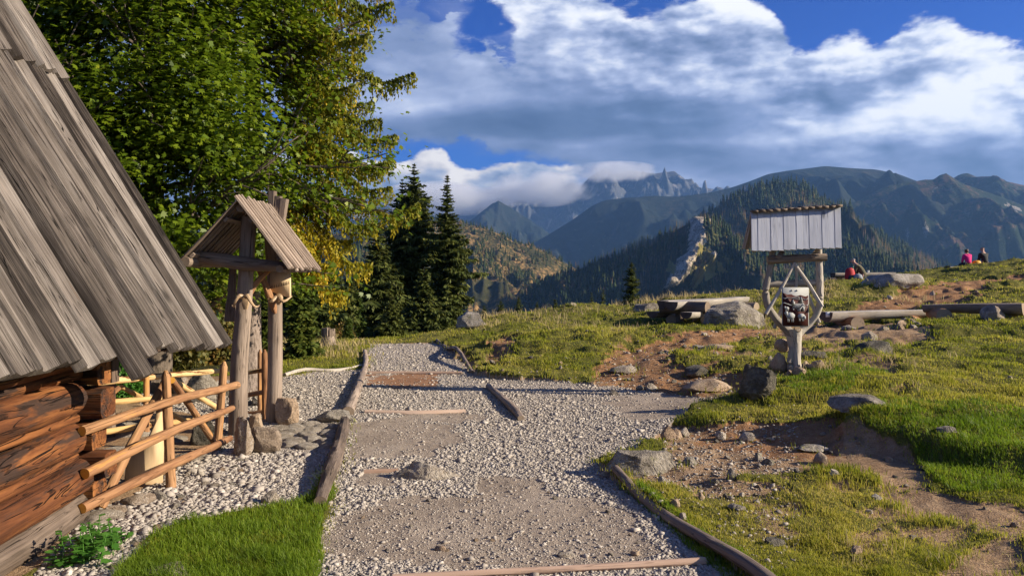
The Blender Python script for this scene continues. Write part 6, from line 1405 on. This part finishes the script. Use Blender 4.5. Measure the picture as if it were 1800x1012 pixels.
# ------------------------------------------------------------------ the big maple
def maple():
    r = np.random.default_rng(77); random.seed(77)
    O = np.array([-5.0, 11.2, 0.]); O[2] = gz(O[0], O[1]); t = thing('maple_tree', 'large green maple spreading over the hut roof and the gate', 'tree', O)
    b = MB(); limbs = []
    trunk = [np.array([0, 0, -.2]), np.array([.05, 0, 1.5]), np.array([.0, -.1, 3.2]), np.array([.1, -.1, 5.5]), np.array([.2, 0, 8.5])]
    b.sweep(trunk, circ(12), [.20, .15, .12, .09, .04], step=.15, lump=.10, up=(0, 1, 0), cap=0)
    tips = []
    def inside(p):
        """crown envelope: bulging, with uneven underside"""
        q = (p-np.array([.05, -.2, 4.6]))/np.array([2.6, 2.2, 4.3]); return (q**2).sum()
    def grow(p, d, L, rr, depth):
        n = 4; P_ = [p]; q = p.copy(); dd = d.copy()
        for i in range(n):
            dd = dd+r.normal(0, .16, 3)+np.array([0, 0, .03]); dd /= np.linalg.norm(dd); q = q+dd*L/n; P_.append(q.copy())
        if rr > .006: b.sweep(P_, circ(6 if rr < .03 else 8), list(np.linspace(rr, rr*.5, n+1)), step=.14, lump=.08, cap=0)
        if depth >= 3 or inside(q) > 1.25: tips.append((P_[2], dd)); tips.append((q, dd)); return
        for i in range(4 if depth < 2 else 3):
            f = r.integers(1, n+1); nd = dd+r.normal(0, .62, 3); nd[2] *= .7; nd /= np.linalg.norm(nd); grow(P_[f], nd, L*r.uniform(.55, .78), rr*.55, depth+1)
        grow(q, dd, L*.7, rr*.5, depth+1)
    for i in range(30):
        z = .9+i*.24; a = i*2.39+r.uniform(-.3, .3); L = 2.0*math.sqrt(max(.15, 1-((z-4.2)/5.2)**2))
        p = np.array([np.interp(z, [0, 1.5, 3.2, 5.5, 8.5], [0, .05, 0, .1, .2]), -.05, z]); grow(p, np.array([math.cos(a), math.sin(a), .22]), L*r.uniform(.8, 1.1), .05, 1)
    b.build('trunk', [B_MAPLE], t)
    # leaf clusters: every tip carries a spray of layered leaves; extra sprays fill the shell facing the yard
    cen = np.array([q for q, _ in tips]); cen = cen[cen[:, 2] > 1.1]; cen = cen[~((cen[:, 0]+O[0] > -3.75) & (cen[:, 1]+O[1] < 9.9) & (cen[:, 2]+O[2] < 2.95))]
    n = 5600; u = r.normal(size=(n, 3)); u /= np.linalg.norm(u, axis=1)[:, None]; u[:, 1] = -np.abs(u[:, 1])*np.where(r.random(n) < .8, 1, -1); rr = r.uniform(.35, 1.02, n)
    sh = u*rr[:, None]*np.array([2.55, 2.1, 4.3])*(1+.22*fbm(u*2.5, 3, .5, 9))[:, None]+[.05, -.2, 4.6]
    sh = sh[(sh[:, 2] > 1.75-.25*np.abs(sh[:, 0]-.4))]
    # open gaps by noise
    sh = sh[fbm(sh*1.1+4, 3, .5, 12) > -.06]
    gate = (sh[:, 0]+O[0] > -3.75) & (sh[:, 1]+O[1] < 9.9) & (sh[:, 2]+O[2] < 2.95); sh = sh[~gate]
    cen = np.vstack([cen, sh]); k = 24
    m = len(cen); Cc = np.repeat(cen, k, 0); out = Cc-np.array([.35, -.1, 4.0]); out /= np.linalg.norm(out, axis=1)[:, None]+1e-6
    off = r.normal(size=(m*k, 3))*np.array([.21, .21, .085]); Cc = Cc+off
    # leaf: five-lobed outline
    ang = np.array([0, .45, .8, 1.25, 1.75, 2.4, 3.14, 3.9, 4.53, 5.03, 5.48, 5.83]); rad = np.array([1., .50, .92, .48, .74, .42, .30, .42, .74, .48, .92, .50])
    a = out*np.array([1, 1, .2])+r.normal(0, .55, (m*k, 3)); a[:, 2] -= .25; a /= np.linalg.norm(a, axis=1)[:, None]
    nrm = np.array([0, 0, 1.])+out*.45+r.normal(0, .38, (m*k, 3)); nrm -= (nrm*a).sum(1)[:, None]*a; nrm /= np.linalg.norm(nrm, axis=1)[:, None]; s = np.cross(nrm, a)
    sz = r.uniform(.036, .066, (m*k, 1))
    V = Cc[:, None, :]+(a[:, None, :]*(rad*np.cos(ang))[None, :, None]+s[:, None, :]*(rad*np.sin(ang))[None, :, None])*sz[:, None, :]
    V -= nrm[:, None, :]*(rad**2*.22)[None, :, None]*sz[:, None, :]
    nl = len(Cc); f = (np.arange(nl)[:, None]*12+np.arange(12)[None]); tt = np.clip(r.normal(.45, .2, nl), 0, .9); tt = np.where(r.random(nl) < .006, r.uniform(.90, .96, nl), tt)
    print('maple leaves', nl)
    obj('crown', mesh_np('crown', V.reshape(-1, 3), [f], L_MAPLE, False, {'tint': np.repeat(tt, 12)}), t)
maple()
# ------------------------------------------------------------------ old spruce behind the gate with hanging golden twigs
def old_spruce():
    r = np.random.default_rng(5); random.seed(5); O = w3(440, 692, 11.6); O[2] = gz(O[0], O[1]); t = thing('spruce_tree', 'old spruce behind the gate with golden twigs hanging from long boughs', 'tree', O)
    b = MB(); b.sweep([(0, 0, -.2), (0, 0, .15), (0, 0, 1.), (.03, 0, 3.), (.05, 0, 9.5)], circ(20), [.24, .185, .15, .12, .05], step=.08, lump=.10, lsc=2, up=(0, 1, 0), cap=0); b.build('trunk', [B_SPRUCE], t)
    C = []; A = []; Bv = []; T = []; br = MB()
    # boughs: (photo tip x, tip y, root height) for the visible ones, plus the ring around the trunk
    vis = [(728, 130, 5.0, -.1), (655, 25, 5.8, .4), (690, 5, 6.1, -.3), (640, 95, 5.2, .7), (697, 238, 4.3, .1), (688, 330, 3.7, .3), (683, 285, 4.0, -.5), (660, 395, 3.2, .2), (652, 465, 2.8, .3), (608, 515, 2.6, .0), (620, 425, 3.0, .8), (585, 470, 2.9, -.3), (600, 380, 3.3, .9), (640, 350, 3.6, 1.0), (655, 180, 4.8, .9), (625, 150, 5.0, -.8), (650, 60, 5.6, -.8), (615, 290, 4.1, 1.3), (560, 440, 3.1, .7), (545, 480, 2.7, -.2), (630, 230, 4.5, 1.2), (670, 210, 4.6, .5), (600, 60, 5.7, .3), (590, 210, 4.8, -.6), (600, 130, 5.2, 1.)]
    bs = []
    for px, py, zr, dy in vis: p = w3(px, py, 11.6+dy)-O; bs.append((np.array([.03, 0, zr-O[2]+.35]), p))
    for i in range(70):
        z = 2.4+i*.10; a = i*2.4; L = 2.6-(z-2.4)*.10
        if math.sin(a) < .1 or i % 2: continue
        bs.append((np.array([.03, 0, z]), np.array([math.cos(a)*L, math.sin(a)*L*.9, z-.45])))
    for p0, p1 in bs:
        L = np.linalg.norm(p1-p0); mid = (p0+p1)/2+[0, 0, -.05*L]; q = p0+(p1-p0)*.82+[0, 0, -.11*L]
        path = np.array([p0, mid, q, p1]); br.sweep(path, circ(6), [.035, .022, .012, .004], step=.15, lump=.08, cap=0)
        m = int(L/.026); s = np.linspace(.30, 1, m); d = np.array([0, .5, .82, 1]); P_ = np.stack([np.interp(s, d, path[:, k]) for k in range(3)], 1)
        dv = (p1-p0)/L; side = np.cross(dv, [0, 0, 1]); side /= np.linalg.norm(side)
        # side twigs: each spreads sideways then hangs; needles as narrow diamonds along it
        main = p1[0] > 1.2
        for j in range(m):
            for sg in (-1, 1, 0):
                w = (.06+.30*(1-s[j])**.6*min(1, s[j]*2.2))*r.uniform(.3, 1.15)*abs(sg); hang = r.uniform(.05, .30)*(1.25-.55*s[j])*(1.5 if r.random() < .25 else 1.)*(.55+.45*(.5+.5*math.sin(j*.55+p1[2]*9)))
                kk = max(4, int((w+hang)/.036)); f = np.linspace(0, 1, kk)
                out = np.minimum(f*(w+hang), w); dn = np.maximum(0, f*(w+hang)-w*.6)
                c = P_[j]+side*(sg*out)[:, None]*.9+dv*(out*.45)[:, None]; c[:, 2] -= dn
                c = c+r.normal(0, .010, c.shape)
                tv = np.gradient(c, axis=0); tv /= np.linalg.norm(tv, axis=1)[:, None]+1e-6
                a = r.normal(size=(kk, 3)); a /= np.linalg.norm(a, axis=1)[:, None]
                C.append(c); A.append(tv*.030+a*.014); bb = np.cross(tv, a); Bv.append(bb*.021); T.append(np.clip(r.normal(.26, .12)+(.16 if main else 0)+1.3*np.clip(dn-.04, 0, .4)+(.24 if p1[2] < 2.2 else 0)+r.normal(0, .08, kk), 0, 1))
    br.build('boughs', [B_DARK], t)
    V, f = quads(np.vstack(C), np.vstack(A), np.vstack(Bv)); print('spruce quads', len(f)); obj('crown', mesh_np('crown', V, [f], L_SPRUCE, False, {'tint': np.repeat(np.concatenate(T), 4)}), t)
old_spruce()

tell_apart()
bpy.context.view_layer.update()
foot_grass()
